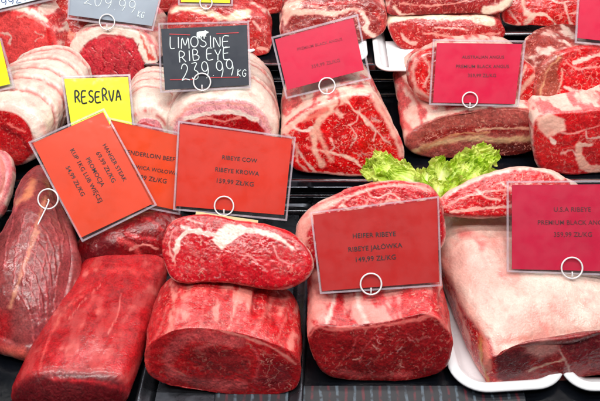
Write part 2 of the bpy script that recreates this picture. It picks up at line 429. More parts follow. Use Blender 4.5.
def mat_material():
    m, nt, b = newmat('striped_liner'); N = NB(nt)
    tc = N.n('ShaderNodeTexCoord').outputs['Object']; sp = N.n('ShaderNodeSeparateXYZ'); nt.links.new(tc, sp.inputs[0])
    x = N.math('ADD', N.math('MULTIPLY', sp.outputs[0], 1/.0088), N.math('MULTIPLY', N.noise(tc, 60, 2.), .5))
    fr = N.math('FRACT', x); i = N.math('MODULO', N.math('FLOOR', x), 2.)
    i = N.math('ABSOLUTE', i)
    s = N.math('SUBTRACT', 1., N.ramp(N.math('ABSOLUTE', N.math('SUBTRACT', fr, .5)), .08, .22))
    s = N.math('MULTIPLY', s, N.ramp(N.noise(tc, 150, 3.), .3, .6))
    c = N.mix(i, (*lin((76, 90, 102)), 1), (*lin((80, 24, 36)), 1))
    nt.links.new(N.mix(s, (*lin((22, 25, 33)), 1), c), b.inputs['Base Color']); b.inputs['Roughness'].default_value = .4
    return m
V = []; F = []
box(V, F, -.16, .16, -.055, .030, 0, .0025)
o = link('drip_mat', mesh('drip_mat', V, F), mat_material(), None, (at_z(370, 401, 0)[0], at_z(370, 401, 0)[1]-.012, 0), False)
md = o.modifiers.new('bevel', 'BEVEL'); md.width = .001
tag(o, 'black drip mat with pale and dark red stripes at the bottom edge', 'mat')

# ------------------------------------------------------------------ the meat
def strips(edges, fold=(214, 110, 105), c1=(250, 228, 214), c2=(240, 196, 184), red=(190, 60, 60)):
    def f(T, TH, q, SC, SF, w1):
        t = T+.02*w1+.025*np.sin(TH*11); C = np.tile(lin(c1), (len(T), 1)); h = np.zeros(len(T)); s2 = sst(-.3, .5, fbm(q*60, 77, 3))
        C = C*(1-.7*s2[:, None])+lin(c2)*.7*s2[:, None]
        for k, e in enumerate(edges):
            u = (t-e); m = np.exp(-(u/.013)**2); C = C*(1-m[:, None])+lin(fold)*m[:, None]
            lip = np.exp(-((u-.035)/.03)**2); h += -.0024*np.exp(-(u/.016)**2)+.0016*lip
            s = np.exp(-((u+.02)/.012)**2)*sst(.05, .5, fbm(q*40, 90+k, 2)); C = C*(1-.6*s[:, None])+lin(red)*.6*s[:, None]
        return C, np.ones(len(T)), h
    return f

def cap(T, TH, q, SC, SF, w1):
    a = sst(-.4, .6, fbm(q*26, 301, 4)); C = lin((242, 214, 200))*(1-a[:, None])+lin((236, 178, 166))*a[:, None]
    g = np.exp(-(fbm(q*np.array([30, 60, 30]), 311, 3)/.05)**2)*sst(0, .5, fbm(q*20, 315, 2)); C = C*(1-.35*g[:, None])+lin((214, 120, 108))*.35*g[:, None]
    return C, np.ones(len(T)), -.0012*g
# --- front tier
o = build_loft('ribeye_roast', [(146,366),(147,350),(158,338),(178,329),(206,328),(240,333),(270,342),(292,352),(300,364),(299,382),(290,392),(265,396),(224,394),(180,390),(155,380)],
    tilt=R(18), L=.105, s1=.93, s2=.98, side=.03, fil=.0025, bulge=.004, seed=3, lump=.005, crease=.004, base=(190, 36, 40), mar=.16, sbase=(204, 30, 38), smar=.5, sfat=.12, sstreak=(236, 140, 128), amp=.0025, paints=veins([(160,350),(180,340),(240,342),(290,358),(294,380),(250,390),(180,382),(156,370)], 18, 3, 100, c=(216, 120, 110))+[
    S(K(130,250,2.655,[(95,290),(110,325),(160,350),(230,358),(300,360)]), 4, (205,110,100), soft=4),
    S(K(130,250,2.655,[(105,290),(125,250),(170,228),(230,235),(290,245)]), 5, (200,96,90), soft=4),
    Pg(K(130,250,2.655,[(160,270),(190,255),(260,265),(315,285),(320,330),(250,335),(190,320),(165,300)]), (150,46,46), soft=5, mar=.25),
    S(K(130,250,2.655,[(180,262),(230,250),(290,258)]), 1.6, (205,110,100), soft=2),
    S(K(130,250,2.655,[(330,265),(345,300),(330,350)]), 1.2, (215,100,95), soft=1.5),
    Pg(K(130,250,2.655,[(350,275),(400,285),(435,320),(425,365),(370,372),(335,350)]), (150,26,34), soft=4, mar=.9),
    S(K(130,250,2.655,[(50,250),(45,300),(60,335)]), 1.2, (226,90,80), soft=1.5),
    S(K(130,250,2.655,[(100,150),(75,215),(58,240)]), .6, (226,120,112), z='s', soft=1.5, a=.7), S(K(130,250,2.655,[(180,105),(140,150),(105,205)]), 1.2, (232,130,122), z='s', soft=3, a=.5),
    S(K(130,250,2.655,[(292,88),(282,140),(262,205)]), .9, (244,176,160), z='s'), S(K(130,250,2.655,[(340,100),(330,140),(300,190)]), .8, (226,90,86), z='s', soft=2),
    S(K(130,250,2.655,[(385,120),(360,165),(330,215)]), 1.6, (234,140,128), z='s', soft=3, a=.6), S(K(130,250,2.655,[(420,150),(410,190),(390,240)]), .6, (236,120,112), z='s', soft=1.5),
    S(K(130,250,2.655,[(200,130),(190,180),(195,208)]), .5, (232,130,122), z='s', soft=1.5, a=.6), S(K(130,250,2.655,[(130,208),(200,206),(300,232),(372,256),(440,300)]), 1.0, (236,130,120), soft=1.2),
    ])
tag(o, 'red ribeye roast with a dull mauve cut face, below the thick marbled steak', 'roast')

o = build_loft('ribeye_roast', [(309,342),(311,332),(320,326),(345,327),(385,322),(420,314),(438,318),(449,335),(450,352),(445,368),(428,377),(395,381),(360,381),(332,376),(318,363)],
    tilt=R(18), L=.14, s1=.99, s2=1.05, side=.01, fil=.0025, seed=8, lump=.005, crease=.004, base=(164, 36, 38), mar=.34, sbase=(206, 52, 54), smar=.3, sfat=.40, sstreak=(232, 150, 140), amp=.0022, paints=veins([(316,335),(345,332),(385,328),(430,324),(444,350),(430,370),(380,376),(330,368)], 30, 2, 110)+[
    Pg(K(290,250,2.656,[(52,230),(90,208),(125,212),(130,330),(95,305),(60,260)]), (172,34,38), soft=4),
    Pg(K(290,250,2.656,[(330,190),(380,178),(412,215),(430,265),(408,318),(345,340)]), (168,30,36), soft=4),
    S(K(290,250,2.656,[(135,320),(200,335),(320,330)]), 2.5, (205,100,92), soft=2),
    S(K(290,250,2.656,[(178,225),(168,262),(150,285)]), .45, (214,118,108)), S(K(290,250,2.656,[(222,232),(196,262),(186,298)]), .4, (214,118,108)),
    S(K(290,250,2.656,[(310,222),(335,236),(372,232)]), .7, (214,110,104)),
    S(K(290,250,2.656,[(52,226),(75,204),(120,209),(250,200),(330,188),(382,174),(414,208)]), 1.4, (236,110,104), soft=1.3),
    Pg(K(290,250,2.656,[(290,110),(360,100),(395,150),(415,190),(380,176),(330,185)]), (205,50,54), soft=5, z='s', fat=.2, mar=1.),
    S(K(290,250,2.656,[(180,115),(185,150),(205,195)]), 2, (244,196,186), z='s', soft=2), S(K(290,250,2.656,[(240,125),(262,160),(280,190)]), 1.5, (214,80,80), z='s'),
    S(K(290,250,2.656,[(120,120),(110,160),(95,200)]), 1.8, (246,204,192), z='s', soft=2),
    ])
tag(o, 'boneless roast with pink streaked fat top and brown cut face, under the deep red card', 'roast')

o = build_loft('striploin_roast', [(489,388),(486,372),(492,354),(508,344),(530,338),(560,334),(590,329),(630,325),(660,330),(665,352),(650,372),(610,378),(567,382),(530,387),(505,389)],
    tilt=R(14), yaw=R(9), L=.225, s1=1.04, s2=1.42, dx=-.008, sfn=cap, side=.02, fil=.006, upfil=.02, seed=12, base=(150, 64, 60), mar=.15, sbase=(236, 196, 178), smar=.0, sfat=.55, sstreak=(246, 222, 204), crease=0., lump=.006, mid=.003, bmp=2.2, amp=.0042, freq=18, paints=[
    Pg(K(420,250,2.656,[(205,285),(260,262),(300,270),(290,310),(250,345),(205,350)]), (112,52,54), soft=3),
    Pg(K(420,250,2.656,[(280,250),(330,228),(360,240),(375,270),(320,290),(285,275)]), (190,140,130), soft=4, fat=.6),
    Pg(K(420,250,2.656,[(375,250),(420,232),(470,222),(600,205),(640,300),(480,320),(400,300)]), (118,40,46), soft=4),
    S(K(420,250,2.656,[(290,325),(340,305),(385,290)]), .8, (205,160,140)), S(K(420,250,2.656,[(375,270),(390,300),(400,335)]), .7, (200,150,140)),
    S(K(420,250,2.656,[(205,358),(300,362),(400,348),(560,335)]), 2.5, (206,130,118), soft=2),
    S(K(420,250,2.656,[(190,270),(260,240),(330,218),(400,212),(480,196),(600,180)]), 2.0, (226,140,126), soft=2.5),
    Pg(K(420,250,2.656,[(20,40),(62,35),(95,105),(150,205),(185,240),(200,290),(204,372),(150,380),(60,250),(10,120)]), (196,36,40), soft=3, fat=0, mar=1.0, h=-.001),
    S(K(420,250,2.656,[(110,120),(140,170),(172,240),(182,320)]), 2.6, (228,130,116), soft=2), S(K(420,250,2.656,[(160,230),(165,300),(180,350)]), 1.3, (206,150,90), soft=1.5),
    S(K(420,250,2.656,[(85,110),(120,190),(140,270),(160,330)]), 1.3, (238,150,136)),
    S([(463,237),(470,236)], 3.5, (224,130,122), soft=3.5, fat=.7), S([(476,243),(482,249)], 3.5, (226,134,126), soft=3.5, fat=.7), S([(500,275),(503,276)], 2.5, (228,130,120), soft=3, fat=.7),
    S([(455,275),(470,310),(490,330)], 3, (240,190,176), soft=5),
    ])
tag(o, 'big loin roast with thick cream fat cap and grey brown cut face, lower right corner', 'roast')

# tenderloin: long, cut end towards the viewer
o = build_loft('beef_tenderloin', [(8,402),(14,390),(30,381),(55,377),(85,377),(110,380),(124,388),(127,402),(118,414),(80,420),(35,418),(12,412)],
    tilt=R(20), L=.245, dx=.038, s1=.86, s2=.86, side=.05, fil=.014, seed=21, base=(112, 30, 36), mar=.05, sbase=(184, 40, 44), smar=.05, sfat=.12, sstreak=(196, 62, 62), bmp=.4, lump=.004, crease=0., mid=.0016, amp=.0010, freq=20, back=.10, paints=[
    S(K(0,240,2.49,[(205,140),(165,175),(125,240),(100,320)]), .7, (226,110,98), z='s', soft=1.6), S(K(0,240,2.49,[(250,110),(205,160),(170,200)]), .3, (232,130,120), z='s'),
    S(K(0,240,2.49,[(300,130),(295,180),(270,230)]), .4, (230,120,112), z='s'), S(K(0,240,2.49,[(130,345),(200,350),(290,365),(330,390)]), 1.3, (206,60,64), soft=2),
    S(K(0,240,2.49,[(150,300),(220,285),(290,310)]), 5, (214,84,86), soft=7, a=.6, z='s'), S(K(0,240,2.49,[(240,70),(320,75),(370,80)]), 3, (214,70,66), soft=4, z='s'),
    ])
tag(o, 'long smooth red beef tenderloin with its dark cut end at the bottom edge', 'tenderloin')

# hanger steak, laid lengthwise
o = build_loft('hanger_steak', [(24,172),(38,161),(52,170),(62,200),(72,232),(76,262),(72,295),(62,325),(50,350),(28,357),(5,352),(-18,335),(-22,290),(-8,245),(6,215),(14,190)],
    z=.022, tilt=R(74), slab=True, L=.03, back=.03, fil=.012, bulge=.026, power=2.4, side=.0, seed=31, base=(150, 88, 80), bmp=.5, mar=.05, sbase=(160, 74, 70), smar=.05, sfat=.3, amp=.0045, freq=22, paints=[
    S(K(0,240,2.49,[(95,-20),(70,40),(45,110),(25,170)]), 1.1, (206,136,108), soft=2), S(K(0,150,3.34,[(150,160),(135,215),(110,290),(85,380)]), 1.3, (206,134,104), soft=2.2),
    S(K(0,150,3.34,[(95,130),(60,200),(30,260)]), 4, (160,84,80), soft=5), S(K(0,240,2.49,[(120,100),(100,180),(95,280)]), 6, (158,84,88), soft=8, a=.7),
    S(K(0,240,2.49,[(165,20),(160,120),(130,220)]), 4, (168,90,88), soft=5, a=.8), Pg(K(0,150,3.34,[(35,90),(70,60),(80,70),(60,110),(40,115)]), (224,150,110), soft=2),
    S(K(0,150,3.34,[(110,110),(85,160),(60,175)]), 3, (216,130,96), soft=3), Pg(K(0,240,2.49,[(-20,170),(25,180),(30,230),(10,262),(-20,262)]), (176,36,40), soft=7),
    Pg(K(0,240,2.49,[(5,265),(60,270),(90,320),(75,350),(30,352),(0,330)]), (222,130,104), soft=5),
    S(K(0,240,2.49,[(20,300),(60,330)]), 3, (238,170,140), soft=3),
    ]+[S([(a+1, b), (a+9, b+12), (a+15, b+30), (a+17, b+50)], .5, c, soft=.9, h=hh) for (a, b) in [(44,196),(41,210),(38,224),(34,238),(30,250),(26,264),(22,278),(17,292)] for c, hh in (((190,120,110), .0005),)]+[S([(a+3, b+1), (a+11, b+13), (a+17, b+31), (a+19, b+48)],   .6, (134,66,62), soft=1.1, h=-.0006) for (a, b) in [(44,196),(41,210),(38,224),(34,238),(30,250),(26,264),(22,278),(17,292)]
    ]+[S([(10+k*7+random.uniform(-2,2), 200+k*9), (2+k*7.5, 225+k*13), (-4+k*9, 255+k*14)], .55, (196,120,112), soft=.8, h=.0006) for k in range(8)])
tag(o, 'long brownish pink hanger steak with silvery membrane and an orange fat seam, far left', 'steak')

o = build_loft('pale_trimmed_cut', [(-30,150),(-10,146),(6,150),(12,165),(10,185),(2,205),(-8,215),(-30,215)], z=.05, tilt=R(60), slab=True, L=.03, fil=.01, bulge=.012, N=140, nf=36, ns=16, seed=35,
    base=(236, 176, 166), mar=.1, sbase=(230, 150, 140), smar=.2, sfat=.6, amp=.003, paints=[S([(0,155),(4,180),(-2,205)], 2, (226,130,120), soft=2)])
tag(o, 'pale pink fatty cut poking in at the left edge beside the hanger steak', 'cut')

o = build_loft('beef_trim', [(68,262),(70,248),(82,235),(100,222),(130,208),(165,205),(182,215),(182,240),(172,256),(140,262),(105,266),(80,268)],
    z=.03, tilt=R(56), slab=True, L=.03, fil=.01, bulge=.016, seed=41, N=200, nf=50, ns=20, base=(140, 20, 28), mar=.12, sbase=(130, 22, 30), smar=.1, sfat=.1, amp=.004, paints=[
    Pg(K(60,190,4.01,[(60,270),(150,190),(230,200),(240,250),(150,290),(70,310)]), (112,26,34), soft=5), S(K(60,190,4.01,[(240,200),(300,230),(330,270)]), 2.0, (230,110,100), soft=2.5),
    S(K(60,190,4.01,[(270,180),(330,190),(380,200)]), 1.5, (220,80,80), soft=2), S(K(60,190,4.01,[(280,240),(340,220),(390,240)]), 1., (236,140,130)), S(K(60,190,4.01,[(300,110),(360,120),(410,160)]), 1., (200,60,60), soft=2)])
tag(o, 'dark red untrimmed beef piece between the orange cards and the tenderloin', 'cut')

# thick steak
o = build_loft('thick_ribeye_steak', [(160,250),(162,233),(172,220),(190,213),(214,215),(240,221),(268,226),(294,237),(308,251),(312,266),(304,278),(286,286),(262,287),(236,283),(208,282),(184,284),(168,276)],
    z=.085, tilt=R(50), slab=True, L=.030, back=.01, fil=.005, bulge=.003, seed=45, fbmp=.42, base=(200, 24, 40), mar=.4, sbase=(214, 70, 66), smar=.8, sfat=.3, amp=.0016, fatedge=.0, paints=veins([(178,240),(215,240),(300,256),(300,270),(260,280),(200,276),(172,268)], 26, 1, 60)+[
    S(K(150,120,2.675,[(35,330),(60,270),(110,248),(200,255)]), .6, (228,110,104), soft=1.5),
    S(K(150,120,2.675,[(130,295),(95,300),(75,325),(70,350)]), 2.4, FATC, soft=.9), S(K(150,120,2.675,[(75,345),(60,375)]), 1.0, FATC), S(K(150,120,2.675,[(85,285),(130,300),(190,310)]), 1.6, (246,200,190)),
    Pg(K(150,120,2.675,[(166,318),(178,298),(205,280),(242,280),(275,294),(240,310),(218,325),(190,348)]), FATC, soft=.9, fat=1.),
    S(K(150,120,2.675,[(220,290),(290,300),(340,315),(380,345)]), 2.0, (246,214,200), soft=1.2), S(K(150,120,2.675,[(250,275),(320,285),(385,320)]), 1.4, (222,60,60), soft=1),
    S(K(150,120,2.675,[(40,280),(48,250),(75,250)]), .8, (244,180,170)), S(K(150,120,2.675,[(95,265),(140,275)]), .8, (244,180,170)),
    S(K(150,120,2.675,[(60,300),(50,340),(65,380)]), .8, (240,160,150)), S(K(150,120,2.675,[(330,340),(350,375),(380,385)]), .8, (240,150,146)), S(K(150,120,2.675,[(240,380),(262,365),(290,385)]), .7, (240,150,146)),
    ])
tag(o, 'thick bright red ribeye steak with a white fat star, leaning on the roast below it', 'steak')

o = build_loft('ribeye_slab', [(294,238),(297,222),(312,208),(335,196),(365,185),(395,180),(420,183),(438,194),(446,215),(446,245),(420,262),(380,270),(340,272),(306,268),(298,255)],
    z=.07, tilt=R(40), slab=True, L=.04, back=.012, fil=.012, bulge=.004, seed=51, base=(206, 28, 44), mar=.9, sbase=(240, 140, 130), smar=.5, sfat=.5, amp=.002, paints=veins([(315,215),(345,205),(400,195),(432,198),(436,225),(320,235)], 22, 4, 150, ln=(4,10), w=(.35,.8), c=(246,190,176))+[
    Pg([(290,240),(297,222),(312,208),(335,198),(342,202),(318,216),(306,236),(308,262),(298,262)], (246,170,156), soft=2, fat=.8), S([(312,216),(330,203),(350,195)], 1.2, (250,200,188)),
    S([(340,208),(352,196),(380,187),(410,185),(432,192)], 1.1, (246,190,178)), S([(343,205),(352,212),(366,205)], 1.1, FATC), S([(366,190),(374,197),(392,194),(400,200)], 1., FATC), S([(380,206),(392,200),(410,206),(425,200)], 1., FATC)])
tag(o, 'densely marbled ribeye slab mostly hidden behind the deep red card', 'steak')

o = build_loft('marbled_steak', [(436,208),(446,194),(464,184),(486,174),(512,167),(540,168),(562,176),(572,190),(566,206),(530,214),(485,216),(450,214)],
    z=.105, tilt=R(48), slab=True, L=.02, back=.008, fil=.005, bulge=.002, seed=55, N=200, nf=50, ns=20, base=(210, 32, 38), mar=.9, sbase=(244, 180, 165), smar=.3, sfat=.6, amp=.0018, paints=veins([(446,205),(480,192),(520,182),(555,184),(550,200),(460,208)], 16, 5, 160)+[
    S([(446,194),(464,184),(486,174),(512,168),(540,169),(562,177)], 3.0, (244,196,182), soft=1.4), S([(442,208),(470,196),(505,190),(540,192)], 1.0, (240,150,140)),
    S([(450,212),(490,208),(530,204)], 1.4, (246,180,166)), S([(476,190),(486,198),(500,200)], .9, FATC), S([(500,182),(515,190),(530,184)], .9, FATC)])
tag(o, 'marbled red steak with a pale fat edge, right of the lettuce', 'steak')

# --- middle tier
o = build_loft('ribeye_roast', [(281,140),(284,126),(295,116),(312,106),(335,97),(357,93),(372,96),(384,112),(396,135),(404,156),(401,170),(385,177),(350,178),(318,175),(296,172),(284,158)],
    z=Z2, tilt=R(26), L=.16, s1=.82, s2=.80, dx=-.012, side=.02, fil=.008, seed=61, base=(214, 16, 20), mar=.9, sbase=(236, 130, 118), smar=.3, sfat=.6, sstreak=(247, 208, 190), amp=.0022, paints=veins([(322,128),(345,110),(365,105),(385,130),(395,160),(340,165),(325,150)], 34, 6, 70, c=(244,180,164))+veins([(292,130),(312,122),(310,160),(296,160)], 8, 7, 100)+[
    S(K(270,60,3.34,[(262,118),(215,158),(170,195),(150,245),(152,300),(175,345)]), 3.6, (244,180,158), soft=1.6), S(K(270,60,3.34,[(150,300),(215,312),(270,330),(330,372)]), 1.7, (246,190,170)),
    S(K(270,60,3.34,[(160,240),(180,290),(205,330)]), 3.2, (242,160,140), soft=2), S(K(270,60,3.34,[(180,140),(215,165),(240,185)]), 3, (244,186,166), soft=1.6), S(K(270,60,3.34,[(250,130),(280,165),(300,180),(330,215)]), 1.7, (247,200,180)),
    S(K(270,60,3.34,[(265,215),(288,255),(270,285)]), 1.0, FATC), S(K(270,60,3.34,[(300,160),(288,205),(262,215)]), .9, FATC), S(K(270,60,3.34,[(310,185),(350,235),(345,270)]), 1., FATC), S(K(270,60,3.34,[(350,235),(400,280)]), .7, FATC),
    S(K(270,60,3.34,[(200,260),(215,290),(200,310)]), .8, FATC), S(K(270,60,3.34,[(80,225),(110,240),(140,225)]), 1.4, FATC), S(K(270,60,3.34,[(60,250),(110,325),(150,372)]), 1.3, FATC), S(K(270,60,3.34,[(90,290),(95,340),(130,375)]), 1., VEIN),
    S(K(270,60,3.34,[(105,200),(150,185),(190,165)]), 2.2, (240,120,104), soft=1.5), S(K(270,60,3.34,[(40,240),(90,205),(130,172),(190,148),(262,112),(330,108)]), 2.4, (246,196,178), soft=1.6), 
    S(K(270,60,3.34,[(340,120),(400,225),(440,320)]), 2., (244,180,164), soft=1.6), S(K(270,60,3.34,[(140,375),(250,385),(330,388),(420,375)]), 1.3, (246,190,176)), S(K(270,60,3.34,[(225,110),(230,150),(215,165)]), 1.2, (200,40,40), soft=1.4)])
tag(o, 'heavily marbled bright red ribeye with white fat arc, under the tilted pink card', 'roast')

o = build_loft('loin_roast', [(407,150),(405,138),(414,128),(430,118),(455,111),(490,106),(520,106),(538,112),(546,128),(545,144),(534,152),(515,157),(490,160),(470,160),(445,160),(420,158)],
    z=Z2, tilt=R(14), L=.175, s1=1.0, s2=1.10, dx=-.004, side=.015, fil=.008, upfil=.008, seed=71, base=(176, 110, 90), mar=.4, sbase=(226, 130, 118), smar=.5, sfat=.62, sstreak=(246, 206, 190), amp=.0026, paints=veins([(480,140),(535,135),(540,148),(500,156),(470,154)], 18, 8, 170, c=(226,176,150))+veins([(425,130),(470,118),(530,118),(500,124),(430,140)], 10, 18, 165, c=(222,160,130))+[
    Pg(K(350,100,2.36,[(180,80),(240,68),(320,60),(430,54),(450,66),(440,80),(320,80),(200,98),(170,100)]), (150,46,40), soft=2, mar=.8),
    S(K(350,100,2.36,[(150,128),(200,105),(280,92),(360,96),(450,92)]), 3.0, (226,184,138), soft=2., fat=.8), S(K(350,100,2.36,[(300,72),(380,66),(440,70)]), 1.0, (232,170,140)), S(K(350,100,2.36,[(170,115),(240,85),(330,78)]), .9, (214,140,100)),
    Pg(K(350,100,2.36,[(330,105),(400,98),(455,98),(460,130),(420,150),(340,152),(300,130)]), (110,40,30), soft=3, mar=1.3), S(K(350,100,2.36,[(140,140),(190,115),(230,108)]), 2, (170,100,70), soft=2),
    S([(392,100),(402,120),(412,130)], 3, (226,110,104), soft=3, z='s'), S([(420,96),(408,112),(412,124)], 2.2, (246,204,190), z='s', soft=2), S([(424,120),(460,109),(500,104),(536,108)], 1.6, (247,214,196), soft=1.2), S([(398,75),(410,90),(420,105)], 1.6, (214,90,84), z='s', soft=2)])
tag(o, 'wide loin roast with pale fat top and dark brown marbled front, behind the lettuce', 'roast')
o = build_loft('rolled_ribeye_piece', [(410,68),(414,56),(424,49),(450,46),(500,48),(524,58),(540,74),(541,92),(533,103),(510,107),(460,108),(428,101),(414,88)],
    z=Z2+.062, tilt=R(34), slab=True, L=.05, back=.03, fil=.012, bulge=.006, seed=75, N=200, nf=50, ns=24, base=(212, 30, 30), mar=1.1, sbase=(222, 90, 80), smar=.7, sfat=.35, amp=.003, paints=[
    S([(416,60),(413,75),(418,90),(430,99)], 1.6, (244,180,166), soft=1.4), S([(424,56),(430,70),(424,86)], .8, FATC), S([(534,76),(522,90),(516,104)], 2.2, (238,170,150), soft=1.5), S([(526,66),(520,80)], 1.5, (244,190,170))])
tag(o, 'red marbled piece sitting on the loin roast behind the straight pink card', 'cut')

o = build_loft('ribeye_roast', [(535,100),(536,82),(545,64),(560,52),(580,46),(610,45),(650,48),(660,80),(650,106),(610,110),(575,113),(550,111)],
    z=Z2+.055, tilt=R(30), yaw=R(6), L=.09, dx=-.02, s1=.9, s2=.9, fil=.008, seed=81, base=(214, 30, 34), mar=.7, sbase=(160, 76, 58), smar=.7, sfat=.3, amp=.003, paints=veins([(562,70),(640,60),(640,100),(560,105)], 14, 9, 20)+[
    Pg(K(500,60,3.34,[(118,160),(118,80),(140,20),(180,-20),(215,-20),(190,40),(205,90),(180,130),(178,165)]), (166,84,62), soft=2, fat=.3, mar=1.),
    S(K(500,60,3.34,[(215,90),(265,108),(350,100)]), 1.4, FATC), S(K(500,60,3.34,[(210,30),(205,70),(190,110),(180,150)]), .9, (238,170,150)), S(K(500,60,3.34,[(250,10),(300,-10),(340,-20)]), 2.0, (247,200,186)), S(K(500,60,3.34,[(220,0),(260,30),(340,20)]), .8, (244,150,140)), S([(540,95),(548,70),(560,58)], .9, (226,160,120))])
tag(o, 'ribeye piece with brown crust and bright face, topmost of the stack at the right edge', 'roast')
o = build_loft('ribeye_roast', [(536,160),(533,142),(534,124),(545,114),(570,112),(610,108),(650,108),(660,140),(650,168),(610,173),(570,175),(545,171)],
    z=Z2, tilt=R(16), L=.13, dx=.0, s2=.95, fil=.007, seed=85, base=(206, 36, 38), mar=.5, sbase=(234, 160, 146), smar=.2, sfat=.5, amp=.003, paints=veins([(545,150),(640,120),(640,165),(555,168)], 14, 10, 0)+[
    Pg(K(500,60,3.34,[(120,190),(170,180),(215,200),(222,232),(190,245),(160,260),(130,230)]), (244,186,168), soft=1.6, fat=1), S(K(500,60,3.34,[(170,262),(180,275)]), 1.6, FATC),
    S(K(500,60,3.34,[(262,285),(270,330),(300,360),(350,362)]), 4.2, (244,176,156), soft=1.5), S(K(500,60,3.34,[(300,285),(262,285)]), 2.4, (246,190,172)), S(K(500,60,3.34,[(205,310),(240,300),(255,318)]), 1.3, FATC), S(K(500,60,3.34,[(290,240),(290,262),(340,255)]), 1., FATC),
    S(K(500,60,3.34,[(205,240),(250,245),(340,215)]), .8, (240,150,140))])
tag(o, 'red roast with cream fat blotches, bottom of the stack at the right edge', 'roast')

o = build_loft('fat_wrapped_roll', [(-40,140),(-30,112),(-8,103),(16,106),(34,118),(42,134),(40,152),(28,166),(0,172),(-30,168)], z=Z2+.005, tilt=R(20), yaw=R(-12), L=.155, dx=.006, s1=1.05, s2=.98, side=.04, fil=.012, crease=0., seed=91,
    base=(196, 24, 28), mar=.3, sfn=strips([.13,.30,.46,.63,.80]), fatedge=.20, amp=.0025, paints=[
    Pg([(-30,124),(0,120),(22,124),(34,136),(36,150),(24,164),(0,172),(-30,170)], (190,22,28), soft=1.5, fat=0, mar=.4), S([(2,128),(20,136),(30,150)], 1.6, (140,14,22), soft=2), S([(8,124),(26,132)], .9, (236,110,100))])
tag(o, 'roll in folded white fat strips with red cut end, left edge', 'roast')
o = build_loft('fat_wrapped_roll', [(118,150),(122,118),(134,104),(152,102),(168,108),(178,124),(180,150),(160,160),(135,158)], z=Z2, tilt=R(20), L=.10, s1=.94, s2=1.0, side=.03, fil=.02, seed=95, N=180, nf=40, ns=46, crease=0.,
    base=(240, 200, 190), mar=.1, sfn=strips([.15,.36,.58,.8]), fatedge=.5, amp=.003, paints=[S([(125,120),(150,112),(172,130)], 1., (214,110,105)), S([(122,132),(148,124),(166,140)], 1., (214,110,105))])
tag(o, 'white fat roll glimpsed between the yellow card and the black card roast', 'roast')
o = build_loft('fat_wrapped_roast', [(165,160),(164,136),(170,116),(184,100),(208,92),(238,92),(262,102),(276,120),(279,146),(276,162),(240,172),(200,172)], z=Z2, tilt=R(20), L=.125, s1=.9, s2=.97, dx=-.006, side=.02, fil=.016, upfil=.01, crease=0., lump=.002, seed=99,
    base=(248, 226, 212), mar=.0, sfn=strips([.2,.5,.78], c1=(251,230,216)), fatedge=.12, amp=.0020, freq=20, paints=[
    Pg([(172,170),(176,134),(184,121),(200,116),(230,114),(252,118),(265,130),(268,170)], (186,22,30), soft=1.0, fat=0, mar=.3), Pg([(173,99),(-1,-1),(-1,-1)], (0,0,0)) if False else S([(186,119),(210,113),(236,113),(256,120)], 2.0, (250,226,214), soft=1.),
    S([(170,126),(184,112),(206,105),(236,104),(256,112),(272,130)], .8, (236,150,140), soft=1.2), S([(192,122),(206,118),(222,121),(240,118)], 1.3, (240,140,130)), S([(184,108),(200,100),(216,99)], 1., (240,170,160), soft=1.4)])
tag(o, 'roast in a thick white fat collar with red centre, directly under the black card', 'roast')

# --- upper tier and behind
o = build_loft('round_roast', [(-40,50),(-34,24),(-14,11),(10,8),(32,13),(48,24),(56,42),(56,62),(50,76),(36,84),(10,90),(-20,88)], z=Z2, tilt=R(24), yaw=R(-14), L=.10, dx=.018, s1=.95, s2=.92, fil=.009, seed=103,
    base=(236, 104, 92), mar=.05, sbase=(196, 60, 58), smar=.6, sfat=.25, amp=.0025, paints=[
    S([(-40,30),(-14,11),(10,8),(32,13),(46,20)], 3.2, (250,226,206), soft=1.3, fat=1), S([(-30,36),(0,14),(20,14),(34,20)], 1.0, (214,60,56), soft=1.4),
    S([(2,33),(12,36),(10,44)], 1.2, FATC), S([(18,18),(26,16),(40,22),(46,30)], .8, VEIN), S([(36,32),(44,36),(36,40)], .8, FATC), S([(48,30),(52,50),(46,68)], 1.8, (206,30,36), soft=2, fat=0)])
tag(o, 'round beef roast with pinkish orange face and thin white fat rim, top left', 'roast')
o = build_loft('round_roast', [(68,66),(68,48),(78,34),(96,26),(120,24),(140,30),(152,42),(158,58),(157,76),(150,88),(134,96),(108,99),(84,95),(72,84)], z=Z2, tilt=R(24), yaw=R(-6), L=.10, dx=.01, s1=.92, s2=.92, fil=.010, seed=107,
    base=(214, 62, 74), mar=.3, sbase=(240, 180, 168), smar=.2, sfat=.7, amp=.0022, paints=[
    Pg(K(0,0,2.995,[(200,300),(200,150),(230,100),(290,78),(370,74),(420,92),(462,140),(478,200),(478,270),(430,285),(445,240),(438,190),(415,150),(400,115),(350,106),(300,108),(262,125),(238,160),(230,225),(238,290)]), (251,228,212), soft=1.2, fat=1, h=.001),
    S(K(0,0,2.995,[(300,112),(320,106),(345,112)]), 1.4, (230,110,110)), S(K(0,0,2.995,[(412,88),(432,130),(446,180)]), .9, (226,110,96)), S(K(0,0,2.995,[(425,90),(446,130),(456,180)]), .9, (230,140,130)), S(K(0,0,2.995,[(445,165),(456,175)]), 2, (224,70,60)),
    Pg(K(0,0,2.995,[(262,140),(300,120),(360,120),(410,160),(432,220),(425,270),(330,280),(260,240)]), (206,70,78), soft=5, mar=.3)]
    +[S([(x, y), (x+random.uniform(-5,5), y+random.uniform(2,6))], .45, (150,24,36), soft=.6, h=-.0008) for x, y in [(random.uniform(84,140), random.uniform(44,84)) for _ in range(46)]])
tag(o, 'round roast with coarse pink face and white fat collar, above the handwritten yellow card', 'roast')
